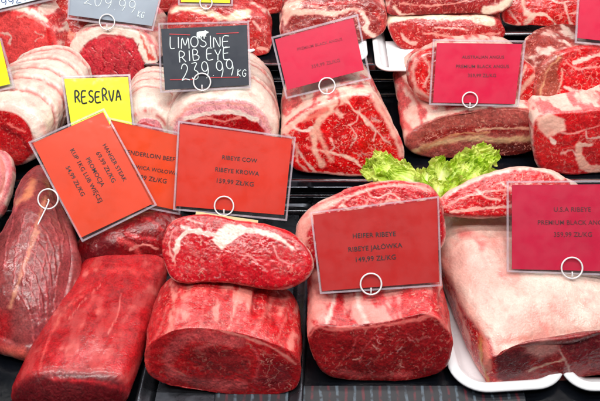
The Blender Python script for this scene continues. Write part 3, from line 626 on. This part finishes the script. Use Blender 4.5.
def back(name, poly, lab, cat, z=Z3, tilt=R(30), L=.07, **k):
    kw = dict(N=180, nf=44, ns=26, fil=.007, amp=.003, sbase=(214, 80, 76), smar=.5, sfat=.35); kw.update(k)
    return tag(build_loft(name, poly, z=z, tilt=tilt, L=L, **kw), lab, cat)
back('beef_trim', [(44,48),(46,20),(52,4),(70,-6),(96,-4),(110,10),(100,34),(90,56),(74,84),(60,84)], 'ragged pinkish red trim between the two round roasts', 'cut', z=Z3-.03, tilt=R(46), L=.05, seed=111, base=(206,74,64), mar=.7, amp=.006, freq=34, paints=[
    S(K(0,0,5.73,[(300,60),(340,140),(400,190),(440,210)]), 1.8, (238,140,110), soft=1.6), S(K(0,0,5.73,[(280,100),(350,170),(420,230)]), 1.6, (232,120,96), soft=1.6), Pg([(46,8),(56,12),(54,20),(46,18)], (70,40,44), soft=2), S([(60,6),(76,12),(90,8)], 1.6, (226,80,60), soft=2)])
back('dark_beef_cut', [(58,44),(62,30),(70,40),(76,58),(72,78),(64,84),(56,80)], 'dark red wedge of beef against the side of the left round roast', 'cut', z=Z3-.04, tilt=R(30), L=.03, seed=113, base=(150,24,32), mar=.3, N=120, nf=30)
back('fat_topped_steak', [(166,34),(167,18),(176,8),(200,5),(230,6),(250,12),(264,18),(271,34),(271,50),(264,57),(240,58),(200,56),(172,50)], 'steak with a creamy fat top sticking out behind the black card', 'steak', z=Z3, tilt=R(34), L=.06, seed=117, base=(196,60,52), mar=.6, paints=[
    S(K(160,0,4.286,[(60,50),(120,35),(200,55),(290,75),(370,60)]), 4.0, (250,220,190), soft=1.8), S(K(160,0,4.286,[(50,70),(110,62),(170,72),(230,88)]), 2.4, (204,54,46), soft=1.8, fat=0), Pg(K(160,0,4.286,[(385,60),(470,90),(475,220),(440,240),(385,200)]), (190,52,44), soft=2, fat=0, mar=.8),
    S(K(160,0,4.286,[(400,90),(430,130)]), 1.2, FATC), S(K(160,0,4.286,[(420,205),(460,215)]), 1.6, (246,190,170))])
back('beef_steak', [(228,8),(230,-6),(250,-12),(275,-8),(281,4),(278,14),(262,15),(240,13)], 'brownish red steak at the top edge right of the small yellow card', 'steak', z=Z3+.035, tilt=R(30), L=.06, seed=119, base=(176,50,42), mar=.5, paints=[S([(245,8),(262,11),(276,8)], 1., VEIN)])
back('beef_steak', [(150,6),(152,-10),(176,-16),(176,4),(170,12),(158,12)], 'sliver of brown beef at the top edge left of the small yellow card', 'steak', z=Z3+.02, tilt=R(30), L=.05, seed=120, base=(176,60,52), mar=.5, N=120, nf=30)
back('marbled_brisket', [(279,34),(281,18),(286,6),(300,0),(330,-4),(360,-3),(380,4),(388,16),(387,30),(378,39),(366,41),(350,46),(320,52),(290,50)], 'brown beef slab with curving fat band behind the tilted pink card', 'beef slab', seed=121, tilt=R(36), L=.07, base=(152,52,44), mar=.6, sbase=(206,120,108), paints=[
    Pg(K(270,0,4.615,[(55,80),(65,30),(110,5),(160,0),(150,40),(110,60),(70,120)]), (244,196,176), soft=1.6, fat=1), S(K(270,0,4.615,[(110,60),(200,55),(290,65),(390,45),(430,60)]), 1.9, (246,204,184), soft=1.2), S(K(270,0,4.615,[(420,60),(450,100),(440,140),(480,170)]), 2.0, (247,206,190)),
    S(K(270,0,4.615,[(150,15),(260,22),(400,10)]), 1.6, (196,40,40), soft=1.6), S(K(270,0,4.615,[(480,60),(515,90),(520,130)]), 1.8, (196,70,60), soft=2), S(K(270,0,4.615,[(190,30),(260,40)]), 1, VEIN)])
back('beef_steak', [(296,2),(300,-14),(340,-18),(370,-14),(372,-2),(340,4)], 'beef at the top edge above the slab with the curving fat band', 'steak', z=Z3+.03, seed=123, base=(190,54,46), mar=.6, L=.06)
back('striploin_steak', [(391,38),(389,26),(400,18),(430,15),(460,16),(488,17),(502,24),(507,34),(501,42),(480,47),(440,50),(410,51),(398,48)], 'lower red steak of the stacked pair with the thick fat line', 'steak', seed=127, base=(182,44,42), mar=.7, tilt=R(30), L=.07, paints=[
    S(K(380,0,2.727,[(28,58),(50,46),(100,42),(180,44),(260,50),(300,58)]), 3.8, (250,224,198), soft=1.4), S(K(380,0,2.727,[(60,95),(75,115),(100,120)]), 1.3, FATC), S(K(380,0,2.727,[(120,90),(200,100),(280,95),(330,90)]), .9, VEIN), S(K(380,0,2.727,[(150,75),(240,80)]), .8, FATC)])
back('striploin_steak', [(388,16),(390,0),(400,-12),(440,-16),(490,-14),(510,-4),(512,6),(504,13),(488,16),(450,15),(410,17)], 'upper brown steak of the stacked pair, at the top edge', 'steak', z=Z3+.04, seed=131, base=(160,50,46), mar=.8, tilt=R(30), L=.07, paints=[
    S(K(380,0,2.727,[(290,30),(330,20),(350,0)]), 3.8, (250,224,200), soft=1.4), S(K(380,0,2.727,[(40,20),(60,40),(90,38)]), 1.4, (246,200,180)), S([(400,3),(430,6),(470,1)], .9, VEIN)])
back('marbled_slab', [(503,22),(505,8),(512,-4),(540,-12),(580,-12),(600,-6),(600,20),(590,27),(560,28),(530,27),(510,27)], 'bright red marbled slab on the grey steel tray, top right', 'beef slab', z=Z3+.012, seed=137, base=(216,34,30), mar=.7, tilt=R(36), L=.06, sbase=(244,150,130), paints=[
    S(K(500,0,5.73,[(130,0),(140,60),(180,100),(150,130)]), 2.6, (247,196,176), soft=1.6), S(K(500,0,5.73,[(180,90),(250,85),(290,110),(320,145)]), 1.5, (247,200,180)), S(K(500,0,5.73,[(370,20),(385,80),(410,140)]), 1.2, FATC), S(K(500,0,5.73,[(300,5),(340,20),(390,10)]), 1., FATC), S(K(500,0,5.73,[(30,140),(90,150),(110,140)]), 1.3, (247,190,170)), S(K(500,0,5.73,[(400,80),(440,70)]), .8, FATC), S(K(500,0,5.73,[(50,60),(90,110),(110,140)]), .9, FATC)])
back('marbled_steak', [(575,60),(580,30),(600,20),(640,20),(650,60),(620,75),(590,72)], 'red steak behind the pink card in the top right corner', 'steak', z=Z3, seed=139, base=(200,40,40), mar=.8, N=120, nf=30, L=.04) if False else None
# ------------------------------------------------------------------ lettuce
def leaf_mat():
    m, nt, b = newmat('lettuce_leaf'); N = NB(nt)
    tc = N.n('ShaderNodeTexCoord').outputs['Object']; at = N.n('ShaderNodeAttribute', attribute_name='rib').outputs['Fac']
    n = N.noise(tc, 70, 4.); c = N.mix(N.ramp(n, .35, .65), (*lin((182, 216, 50)), 1), (*lin((230, 240, 132)), 1))
    c = N.mix(at, c, (*lin((238, 242, 178)), 1)); nt.links.new(c, b.inputs['Base Color']); b.inputs['Roughness'].default_value = .32
    b.inputs['Subsurface Weight'].default_value = .0
    # thin leaf lets light through
    out = [x for x in nt.nodes if x.type == 'OUTPUT_MATERIAL'][0]; tl = N.n('ShaderNodeBsdfTranslucent'); nt.links.new(c, tl.inputs[0])
    ms = N.n('ShaderNodeMixShader'); ms.inputs[0].default_value = .35; nt.links.new(b.outputs[0], ms.inputs[1]); nt.links.new(tl.outputs[0], ms.inputs[2]); nt.links.new(ms.outputs[0], out.inputs[0])
    bp = N.n('ShaderNodeBump'); bp.inputs['Strength'].default_value = .6; bp.inputs['Distance'].default_value = .001
    nt.links.new(N.noise(tc, 300, 3.), bp.inputs['Height']); nt.links.new(bp.outputs[0], b.inputs['Normal'])
    return m
LEAF = leaf_mat()
def leaf(parent, root, tip, width, seed, frill=.006, up=(0, 0, 1), cup=.3):
    nu, nv = 120, 170; root = np.array(root); tip = np.array(tip); ax = tip-root; L = np.linalg.norm(ax); ax /= L
    up = np.array(up, float); sd = np.cross(ax, up); sd /= np.linalg.norm(sd); up = np.cross(sd, ax)
    u, v = np.meshgrid(np.linspace(0, 1, nu), np.linspace(-1, 1, nv), indexing='ij'); u = u.ravel(); v = v.ravel()
    av = np.abs(v); wd = width*(.10+.90*sst(.05, .75, u))*np.sqrt(np.clip(1-np.clip(u-.72, 0, 1)**2/.11, .04, 1))
    q = np.stack([u*L*90, v*wd*90, np.full_like(u, seed*3.7)], 1)
    edge = np.maximum(sst(.25, 1., av), sst(.6, 1., u))*sst(.1, .45, u)
    fr = frill*edge*(fbm(q*1.3, seed, 2)*1.6+edge*fbm(q*3.6, seed+9, 2)*2.2+.5*np.sin(v*26+u*30+seed)*edge)
    fr2 = frill*edge*(fbm(q*1.5, seed+40, 2)*1.2+edge*fbm(q*3.5, seed+50, 2)*.8)
    P = root+ax*(u*L)[:, None]+sd*(v*wd+fr2)[:, None]+up*(cup*wd*(v**2)-.0*u+fr+.18*L*np.sin(u*2.6)*.6)[:, None]+ax*(fr2*.6)[:, None]
    c = root; F = []
    for i in range(nu-1):
        for j in range(nv-1):
            a = i*nv+j; F.append([a, a+nv, a+nv+1, a+1])
    me = mesh('leaf', P-np.array(parent.location), F)
    at = me.attributes.new('rib', 'FLOAT', 'POINT')
    rib = np.clip((1-sst(.0, .22, av*(.5+u)))*(1-sst(.55, 1., u))+.9*(1-sst(.0, .3, u)), 0, 1)
    vein = np.exp(-((np.abs(np.sin(v*7+u*5*np.sign(v))))/.12)**2)*.35*(1-edge)
    at.data.foreach_set('value', np.clip(rib+vein, 0, 1))
    return link('leaf', me, LEAF, parent)
def zp(x, y, z): return at_z(x, y, z)
lroot = zp(425, 192, .095)
lt = tag(empty('lettuce_bunch', tuple(zp(430, 200, .06))), 'frilly bright green lettuce bunch tucked between the meat rows', 'lettuce')
L_ = [((452,206,.085),(364,168,.094),.017,1,.0045,.45),((446,200,.09),(372,160,.103),.015,2,.005,.2),((452,204,.092),(388,172,.103),.013,3,.003,.2),
      ((430,206,.09),(492,152,.116),.017,4,.006,.3),((436,206,.095),(476,160,.118),.020,5,.006,.4),((430,204,.09),(446,162,.112),.017,6,.006,.4),
      ((440,208,.095),(486,176,.108),.017,7,.005,.3),((440,210,.1),(462,182,.118),.014,8,.005,.3),((430,202,.095),(424,170,.110),.014,9,.0055,.3),((434,206,.1),(440,180,.118),.013,10,.005,.3),((444,208,.1),(474,166,.112),.014,11,.006,.3)]
for r0, t0, w, sd, fr, cp in L_:
    leaf(lt, zp(*r0), zp(*t0), w, sd, fr, up=(0, -.55, .85), cup=cp)

# ------------------------------------------------------------------ price signs
bvhs = [BVHTree.FromPolygons([tuple(v) for v in V], F) for _, V, F in MEATS]
def depth_at(x, y):
    d = ray(np.float64(x), np.float64(y)); d = d/np.linalg.norm(d); best = None
    for b in bvhs:
        h = b.ray_cast(Vector(CAM), Vector(d))
        if h[0] is not None and (best is None or h[3] < best): best = h[3]
    return (CAM+d*best) if best else None
FONT = None
def quad_slab(name, px, p, n, off, th, mat, parent, org, bev=0):
    """a thin sheet on the sign's plane with the given photo-space corners"""
    c = [hit(np.float64(x), np.float64(y), p+n*off, n) for x, y in px]
    V = [q-org for q in c]+[q-org-n*th for q in c]
    F = [[3, 2, 1, 0], [4, 5, 6, 7]]+[[(i+1) % 4, (i+1) % 4+4, i+4, i] for i in range(4)]
    return link(name, mesh(name, V, F), mat, parent, None, False)
def frame_slab(name, outer, inner, p, n, off, th, mat, parent, org):
    co_ = [hit(np.float64(x), np.float64(y), p+n*off, n) for x, y in outer]; ci = [hit(np.float64(x), np.float64(y), p+n*off, n) for x, y in inner]
    V = [q-org for q in co_]+[q-org for q in ci]+[q-org-n*th for q in co_]+[q-org-n*th for q in ci]; F = []
    for i in range(4):
        j = (i+1) % 4; F += [[i, j, 4+j, 4+i], [8+i, 12+i, 12+j, 8+j], [i, 8+i, 8+j, j], [4+i, 4+j, 12+j, 12+i]]
    return link(name, mesh(name, V, F), mat, parent, None, False)
def inset(q, d):
    q = np.array(q, float); c = q.mean(0); out = []
    for i in range(4):
        a, b, e = q[i-1], q[i], q[(i+1) % 4]; u = (a-b)/np.linalg.norm(a-b); v = (e-b)/np.linalg.norm(e-b); out.append(tuple(b+(u+v)*d))
    return out
def tube(pts, r, closed=False, ns=8):
    pts = np.array(pts, float); n = len(pts); V = []; F = []; up = None
    for i in range(n):
        t = pts[(i+1) % n]-pts[i-1] if closed else pts[min(i+1, n-1)]-pts[max(i-1, 0)]
        t /= np.linalg.norm(t)+1e-12
        if up is None: up = np.cross(t, [.3, .5, .8]); 
        up = up-t*(up @ t); up /= np.linalg.norm(up)+1e-12; s = np.cross(t, up)
        for k in range(ns): a = 2*math.pi*k/ns; V.append(pts[i]+r*(math.cos(a)*up+math.sin(a)*s))
    for i in range(n if closed else n-1):
        for k in range(ns): j = (i+1) % n; F.append([i*ns+k, i*ns+(k+1) % ns, j*ns+(k+1) % ns, j*ns+k])
    if not closed: F += [list(range(ns))[::-1], list(range((n-1)*ns, n*ns))]
    return V, F
def arc(cx, cy, rx, ry, a0, a1, n=14): return [(cx+rx*math.cos(R(a)), cy+ry*math.sin(R(a))) for a in np.linspace(a0, a1, n)]
HW = {  # handwritten capitals, unit box, y up
 'L': [[(0, 1), (.02, .04), (.75, .0)]], 'I': [[(.4, 1), (.38, 0)]], 'M': [[(0, 0), (.12, 1), (.5, .3), (.9, 1), (1, 0)]],
 'O': [arc(.5, .5, .48, .48, 90, 455)], 'S': [[(.85, .9), (.5, 1), (.15, .82), (.3, .58), (.7, .42), (.8, .18), (.45, 0), (.05, .12)]],
 'N': [[(.05, 0), (.1, 1), (.8, .05), (.88, 1)]], 'E': [[(.85, 1), (.1, .95), (.05, .02), (.9, .0)], [(.08, .5), (.7, .53)]],
 'R': [[(.1, 0), (.12, 1), (.6, .98), (.78, .74), (.55, .52), (.14, .46)], [(.4, .48), (.9, 0)]],
 'B': [[(.1, 0), (.12, 1), (.6, .96), (.7, .74), (.5, .54), (.14, .52)], [(.5, .54), (.85, .34), (.7, .04), (.1, 0)]],
 'Y': [[(0, 1), (.42, .5), (.85, 1)], [(.42, .5), (.36, 0)]], 'V': [[(0, 1), (.4, 0), (.9, 1)]], 'A': [[(0, 0), (.42, 1), (.85, 0)], [(.15, .36), (.72, .38)]],
 '2': [[(.05, .72), (.2, .96), (.55, 1), (.78, .76), (.5, .4), (.0, .02), (.4, .1), (.95, .0)]], '3': [[(.1, .96), (.7, .95), (.38, .6), (.75, .42), (.7, .1), (.3, 0), (.02, .12)]],
 '9': [arc(.42, .7, .36, .29, 20, 380)+[(.8, .4), (.55, .0)]], '0': [arc(.42, .5, .38, .48, 90, 455)], '.': [[(.3, .02), (.42, .04)]], 'K': [[(.1, 1), (.08, 0)], [(.8, .95), (.12, .45), (.85, 0)]],
 'G': [[(.85, .85), (.5, 1), (.1, .7), (.1, .25), (.5, 0), (.82, .15), (.84, .45), (.5, .45)]], '/': [[(.5, 1), (.1, -.1)]], ' ': [],
 'Z': [[(.1, .95), (.85, .95), (.05, .03), (.9, .0)]], 'l': [[(.35, 1), (.38, 0)], [(.1, .45), (.65, .62)]],
}
def hand(txt, x0, y0, x1, y1, h, wd, adv=None):
    """strokes in photo coordinates; baseline from x0,y0 to x1,y1"""
    n = len(txt); w = [0.45 if c in 'I. ' else .72 if c == 'L' else 1. for c in txt]; tot = sum(w)*1.18; ux, uy = (x1-x0), (y1-y0); Ln = math.hypot(ux, uy); ux /= Ln; uy /= Ln
    s = Ln/tot; x = 0; out = []; rs = random.Random(len(txt)*7+int(x0))
    for c, q in zip(txt, w):
        jy = rs.uniform(-.06, .06)*h; hh = h*rs.uniform(.92, 1.08)
        for st in HW[c]:
            pp = [(x+a*q*s*.98 if c != 'I' else x+a*s*.45, b*hh+jy) for a, b in st]
            pp = catmull(pp, max(14, 5*len(pp)), False) if len(pp) > 2 else np.array(pp)
            out.append([(x0+a*ux+b*uy, y0+a*uy-b*ux) for a, b in pp])
        x += q*s*1.18
    return out, wd
def to_plane(x, y, p, n, off): return hit(np.float64(x), np.float64(y), p+n*off, n)
def lettering(lines, hands, p, n, off, parent, org, mat, name='lettering'):
    V = []; F = []
    for txt, (x0, y0), (x1, y1) in lines:
        cu = bpy.data.curves.new('t', 'FONT'); cu.body = txt; cu.size = 1; cu.extrude = .012; cu.space_character = 1.04; cu.resolution_u = 3; cu.offset = .004
        ob = bpy.data.objects.new('t', cu); COL.objects.link(ob); dg = bpy.context.evaluated_depsgraph_get(); dg.update()
        me = bpy.data.meshes.new_from_object(ob.evaluated_get(dg))
        vs = np.array([v.co[:] for v in me.vertices]); w0, w1 = vs[:, 0].min(), vs[:, 0].max()
        A = to_plane(x0, y0, p, n, off); B = to_plane(x1, y1, p, n, off); ex = (B-A); Ln = np.linalg.norm(ex); ex /= Ln; ey = np.cross(n, ex); sc_ = Ln/(w1-w0)
        k = len(V)
        for v in vs: V.append(A+ex*(v[0]-w0)*sc_+ey*v[1]*sc_+n*v[2]*sc_*.6-org)
        F += [[k+i for i in f.vertices] for f in me.polygons]
        bpy.data.objects.remove(ob); bpy.data.curves.remove(cu); bpy.data.meshes.remove(me)
    for strokes, wd in hands:
        for st in strokes:
            P = [to_plane(x, y, p, n, off) for x, y in st]
            v, f = tube(P, wd, False, 6); k = len(V); V += [q-org for q in v]; F += [[k+i for i in g] for g in f]
    return link(name, mesh(name, V, F), mat, parent, None, False)
def sign(card, sleeve, cmat, ring, label, lines=(), hands=(), inkm='ink', elev=36, yaw=0, rr=9.5, group=None, clear_=.003, extra=None, pin=None, rimw=1.6, push=0., solid=False, ground=None, ink2=None, lines2=()):
    elev += 8 if ring[1] > 110 else 1
    n = np.array([math.sin(R(yaw))*math.cos(R(elev)), -math.cos(R(yaw))*math.cos(R(elev)), math.sin(R(elev))])
    xs = np.array(sleeve, float); best = -1e9
    for a in np.linspace(0, 1, 12):
        for b in np.linspace(0, 1, 9):
            q = (xs[0]*(1-a)+xs[1]*a)*(1-b)+(xs[3]*(1-a)+xs[2]*a)*b
            h = depth_at(*q)
            if h is not None: best = max(best, float(h @ n))
    for q in (SIGNPTS if not solid else []):
        px, py = proj(q)
        if inside(np.array([px]), np.array([py]), [tuple(v) for v in sleeve])[0]: best = max(best, float(q @ n))
    if best < -1e8: best = float(at_z(xs[:, 0].mean(), xs[:, 1].max(), ground or Z3+.03) @ n)
    p = n*(best+clear_+push)
    org = to_plane(ring[0], ring[1]+(rr if rr else 0), p, n, 0); root = tag(empty('price_sign', tuple(org)), label, 'price sign', group)
    cd = quad_slab('card', card, p, n, 0, .0006, CARD[cmat], root, org)
    if lines or hands: lettering(lines, hands, p, n, .0004, root, org, M[inkm])
    if lines2: lettering(lines2, (), p, n, .0004, root, org, M[ink2])
    if extra: extra(p, n, org, root)
    inn = inset(sleeve, rimw*1.15)
    quad_slab('sleeve_front', inn, p, n, .0016, .0003, M['sleeve'], root, org)
    quad_slab('sleeve_back', inn, p, n, -.0010, .0003, M['sleeve'], root, org)
    frame_slab('sleeve_edge', sleeve, inn, p, n, .0018, .0030, M['rim'], root, org)
    if rr:
        c = to_plane(ring[0], ring[1], p, n, .0026); ex = to_plane(ring[0]+rr, ring[1], p, n, .0026)-c; r = np.linalg.norm(ex); ex /= r; ey = np.cross(n, ex)
        pts = [c+r*(math.cos(a)*ex+math.sin(a)*ey)+n*.0006*math.sin(a) for a in np.linspace(0, 2*math.pi, 56, endpoint=False)]
        v, f = tube(pts,   .0009, True, 10); rg = link('ring_clip', mesh('ring_clip', [q-org for q in v], f), M['wire'], root)
        tip = depth_at(ring[0]+1, ring[1]+rr+5); 
        if pin: e = depth_at(*pin); e = e-n*.004 if e is not None else to_plane(pin[0], pin[1], p, n, -.006); path = [c+ey*0-ex*0, c-ey*r*.55+n*.001, e]
        else:
            path = [c-ey*r*.35+n*.0006, c-ey*r*.8+n*.0002, c-ey*r*1.05-n*.006, c-ey*r*1.3-n*.022]
        v, f = tube(catmull(path, 24, False), .0008, False, 8); link('pin', mesh('pin', [q-org for q in v], f), M['wire'], rg)
    for a in np.linspace(0, 1, 14):
        for b in np.linspace(0, 1, 10):
            q = (xs[0]*(1-a)+xs[1]*a)*(1-b)+(xs[3]*(1-a)+xs[2]*a)*b; SIGNPTS.append(to_plane(q[0], q[1], p, n, .003))
    return root
SIGNPTS = []
def T(txt, cx, cy, w, ang=0): a = R(ang); return (txt, (cx-w/2*math.cos(a), cy-w/2*math.sin(a)), (cx+w/2*math.cos(a), cy+w/2*math.sin(a)))

# back row first so nearer signs stand in front of farther ones
sign([(-40,-16),(50,-26),(52,-4),(-38,18)], [(-44,-20),(53,-30),(56,-1),(-42,22)], 'white', (0,-10), 'white card with blue handwriting cut off at the top left corner', hands=[hand('209.99ZlKG', -22, 11, 44, -3, 6, .00042)], inkm='blueink', rr=0, elev=40)
sign([(70,-26),(161,-8),(152,26),(68,15)], [(70,-30),(163,-10),(153,31),(67,19)], 'grey', (107,22), 'pale grey card with white handwritten 209.99 price, top left', hands=[hand('209.99', 84, 4, 137, 14, 12, .00045), hand('KG', 137, 17, 144, 19, 6, .0004)], inkm='chalk', rr=7.5, elev=40)
sign([(181,-20),(230,-20),(230,3),(181,2)], [(178,-24),(233,-24),(233,6),(178,5)], 'yellow', (206,3), 'small yellow card cut off by the top edge', rr=6, elev=38)
sign([(583,-40),(640,-36),(632,44),(577,38)], [(580,-44),(644,-40),(636,49),(575,43)], 'pink', (610,40), 'pink card cut off by the top right corner', rr=0, elev=38, yaw=-4)
sign([(-24,36),(-1,36),(10,84),(-24,92)], [(-28,33),(1,38),(15,88),(-28,96)], 'yellow', (-10,80), 'yellow card at the left edge beside the round roast', rr=0, elev=38)
def cow(p, n, org, root):
    pts = K(155,20,5.35,[(224,66),(236,62),(262,60),(270,54),(274,60),(288,64),(284,70),(276,72),(272,82),(266,86),(266,100),(261,100),(260,88),(240,88),(238,100),(233,100),(231,86),(228,98),(224,98),(223,78)])
    V = [to_plane(x, y, p, n, .0007)-org for x, y in pts]; link('cow_emblem', mesh('cow_emblem', V, [list(range(len(V)))]), M['chalk'], root, None, False)
    for a, b in (((78,76),(188,80)), ((328,74),(448,68)), ((80,320),(205,318)), ((295,308),(450,306))):
        q = K(155,20,5.35,[(a[0],a[1]-2.2),(b[0],b[1]-2.2),(b[0],b[1]+2.2),(a[0],a[1]+2.2)])
        link('printed_line', mesh('printed_line', [to_plane(x, y, p, n, .0007)-org for x, y in q], [[0, 1, 2, 3]]), M['redline'], root, None, False)
sign([(161,29),(247,25),(249,85),(165,90)], [(158,23),(249,21),(251,88),(160,93)], 'slate', (202,82), 'black card handwritten in white chalk pen with a small cow emblem', hands=[hand('LIMOSINE', 170.5, 48.5, 232, 47, 11, .0006), hand('RIB', 179, 62, 202, 60.5, 11, .0006), hand('EYE', 207, 60.5, 232, 59, 11, .0006), hand('239.99', 182, 80, 237, 75, 17, .0006), hand('KG', 237, 76, 247, 77, 7, .0005)],
     inkm='chalk', rr=8.5, elev=38, extra=cow)
sign([(275,39.5),(353,18),(364,70),(287,90)], [(271,37),(358,14),(371,79),(286,99)], 'pink', (327,86), 'pink card tilted to the left with unreadable faded print, top centre', lines=[T('PREMIUM BLACK ANGUS', 320, 45.5, 46, -13), T('359,99 ZŁ/KG', 326, 65, 29, -13)], inkm='faint', rr=8, elev=40, yaw=-2)
sign([(437,43),(522,44),(515,104),(433,102.5)], [(433,39),(526,40.5),(519,107),(429,105)], 'pink', (470,100), 'straight pink card in front of the piece on the wide loin roast', lines=[T('AUSTRALIAN ANGUS', 483, 58.5, 42, 0), T('PREMIUM BLACK ANGUS', 482.5, 68, 53, 0), T('359,99 ZŁ/KG', 482, 77, 28, 0)], inkm='faint2', rr=7.6, elev=38)
sign([(64,79),(128,77),(132,126),(72,130)], [(61,76),(130,74),(135,131),(69,135)], 'yellow', (98,140), 'yellow card handwritten RESERVA in black marker', hands=[hand('RESERVA', 75, 103, 123, 100, 11, .0010)], inkm='marker', rr=0, elev=38)
sign([(111,120),(184,137),(176,210),(98,194)], [(107,117),(188,134),(180,215),(95,199)], 'orange2', (140,205), 'orange card for tenderloin half hidden between two other orange cards', lines=[T('TENDERLOIN BEEF', 149, 157.5, 52, 9), T('POLĘDWICA WOŁOWA', 148, 170.5, 59, 9), T('189,99 ZŁ/KG', 148, 180.5, 37, 9)], rr=0, elev=34)
sign([(180,124),(292,139),(284,215),(176,206)], [(178,120.5),(296,137),(287,221),(173,210)], 'tomato', (224,206), 'orange red card for ribeye cow standing behind the thick steak', lines=[T('RIBEYE COW', 239.5, 161, 35, 6), T('RIBEYE KROWA', 237, 173.5, 44, 6), T('159,99 ZŁ/KG', 235, 184.5, 37, 6)], rr=9.5, elev=36)
sign([(33,143),(103,112),(152,204),(80,238)], [(28,142),(104,108),(157,205),(82,242)], 'orange', (48,199), 'orange card for hanger steak turned steeply clockwise with its pin stuck in the meat', lines=[T('HANGER STEAK', 113, 163.5, 42, 60), T('69,99 ZŁ/KG', 104, 168, 34, 61), T('PROMOCJA', 93.5, 173, 32, 61), T('KUP 1KG LUB WIĘCEJ', 84.5, 176.5, 60, 61), T('54,99 ZŁ/KG', 73.5, 182, 33, 61)], rr=10, pin=(29,240), elev=40, yaw=3)
sign([(313,215),(437,199),(439,282),(322,291)], [(310,212),(439,196),(442,286),(320,294)], 'red', (371,284), 'deep red card for heifer ribeye standing on the brown faced roast', lines=[T('HEIFER RIBEYE', 374.5, 237, 43, -3), T('RIBEYE JAŁÓWKA', 375.5, 249.5, 54, -5), T('149,99 ZŁ/KG', 376, 260.5, 40, -4)], rr=10.5, elev=38)
sign([(512,185),(640,184),(640,272),(512,269)], [(507,181),(646,180),(646,277),(507,272)], 'crimson', (572,268), 'crimson card for ribeye standing on the cream fat cap, right edge', lines=[T('U.S.A RIBEYE', 572.5, 211.5, 37, 0), T('PREMIUM BLACK ANGUS', 574, 224.5, 72, 0), T('359,99 ZŁ/KG', 573, 236.5, 38, 0)], inkm='faint2', rr=10.5, elev=38)
# pale stick under the cow card
A = hit(np.float64(200), np.float64(208), SIGNPTS[-1]*0+np.array(at_z(228, 216, .12)), (0, -.7, .7)); 
def stick(p0, p1, lab):
    a = depth_at(*p0); b = depth_at(*p1)
    if a is None: a = at_z(*p0, .115)
    if b is None: b = at_z(*p1, .105)
    d = (b-a)/np.linalg.norm(b-a); n = np.array([0, -.7, .71]); s = np.cross(d, n); s /= np.linalg.norm(s); n = np.cross(s, d); a = a+n*.003; b = b+n*.003; c = (a+b)/2
    V = [q+s*i*.0017+n*k*.0014-c for q in (a, b) for i in (-1, 1) for k in (0, 1)]
    F = [(0, 1, 3, 2), (4, 6, 7, 5), (0, 4, 5, 1), (2, 3, 7, 6), (0, 2, 6, 4), (1, 5, 7, 3)]
    o = link('wooden_skewer', mesh('wooden_skewer', V, F), plain('pale_wood', (196, 186, 140), .5, bump=.2), None, c, False)
    tag(o, lab, 'skewer')
stick((196, 213), (258, 222), 'flat pale wooden skewer lying below the ribeye cow card')

# ------------------------------------------------------------------ light
w = bpy.data.worlds.new('World'); sc.world = w; w.use_nodes = True
w.node_tree.nodes['Background'].inputs[0].default_value = (.80, .86, 1, 1); w.node_tree.nodes['Background'].inputs[1].default_value = .09
def area(name, loc, rot, sx, sy, pw, c=(1, .97, .93)):
    l = bpy.data.lights.new(name, 'AREA'); l.shape = 'RECTANGLE'; l.size = sx; l.size_y = sy; l.energy = pw; l.color = c
    o = bpy.data.objects.new(name, l); COL.objects.link(o); o.location = loc; o.rotation_euler = [R(a) for a in rot]; return o
area('case_tube_light', (0, -.16, .92), (0, 0, 0), 1.9, .06, 10)
area('case_tube_light', (0, .22, 1.0), (0, 0, 0), 1.9, .06, 6.5)
area('ceiling_light', (.1, -.75, 2.0), (20, 0, 0), 1.8, .09, 15)
area('ceiling_light', (-.1, -1.05, 2.2), (25, 0, 0), 1.8, .09, 20)
sc.view_settings.view_transform = 'Standard'; sc.view_settings.look = 'None'; sc.view_settings.exposure = 0.0; sc.view_settings.gamma = 1
sc.cycles.use_denoising = True
sc.cycles.max_bounces = 6; sc.cycles.transparent_max_bounces = 16; sc.cycles.use_adaptive_sampling = True; sc.cycles.adaptive_threshold = .03; sc.cycles.diffuse_bounces = 3; sc.cycles.glossy_bounces = 3

for pre, g in (('price_sign', 'price signs in clear sleeves'), ('ribeye_roast', 'ribeye roasts in the case'), ('fat_wrapped', 'fat-wrapped rolled roasts'), ('round_roast', 'round roasts at the top left'),
               ('meat_tray', 'white meat trays'), ('steel_tray', 'steel trays'), ('striploin_steak', 'steaks along the top row'), ('beef_steak', 'steaks along the top row'), ('beef_trim', 'untrimmed beef pieces')):
    for o in COL.objects:
        if o.parent is None and o.name.startswith(pre): o['group'] = g
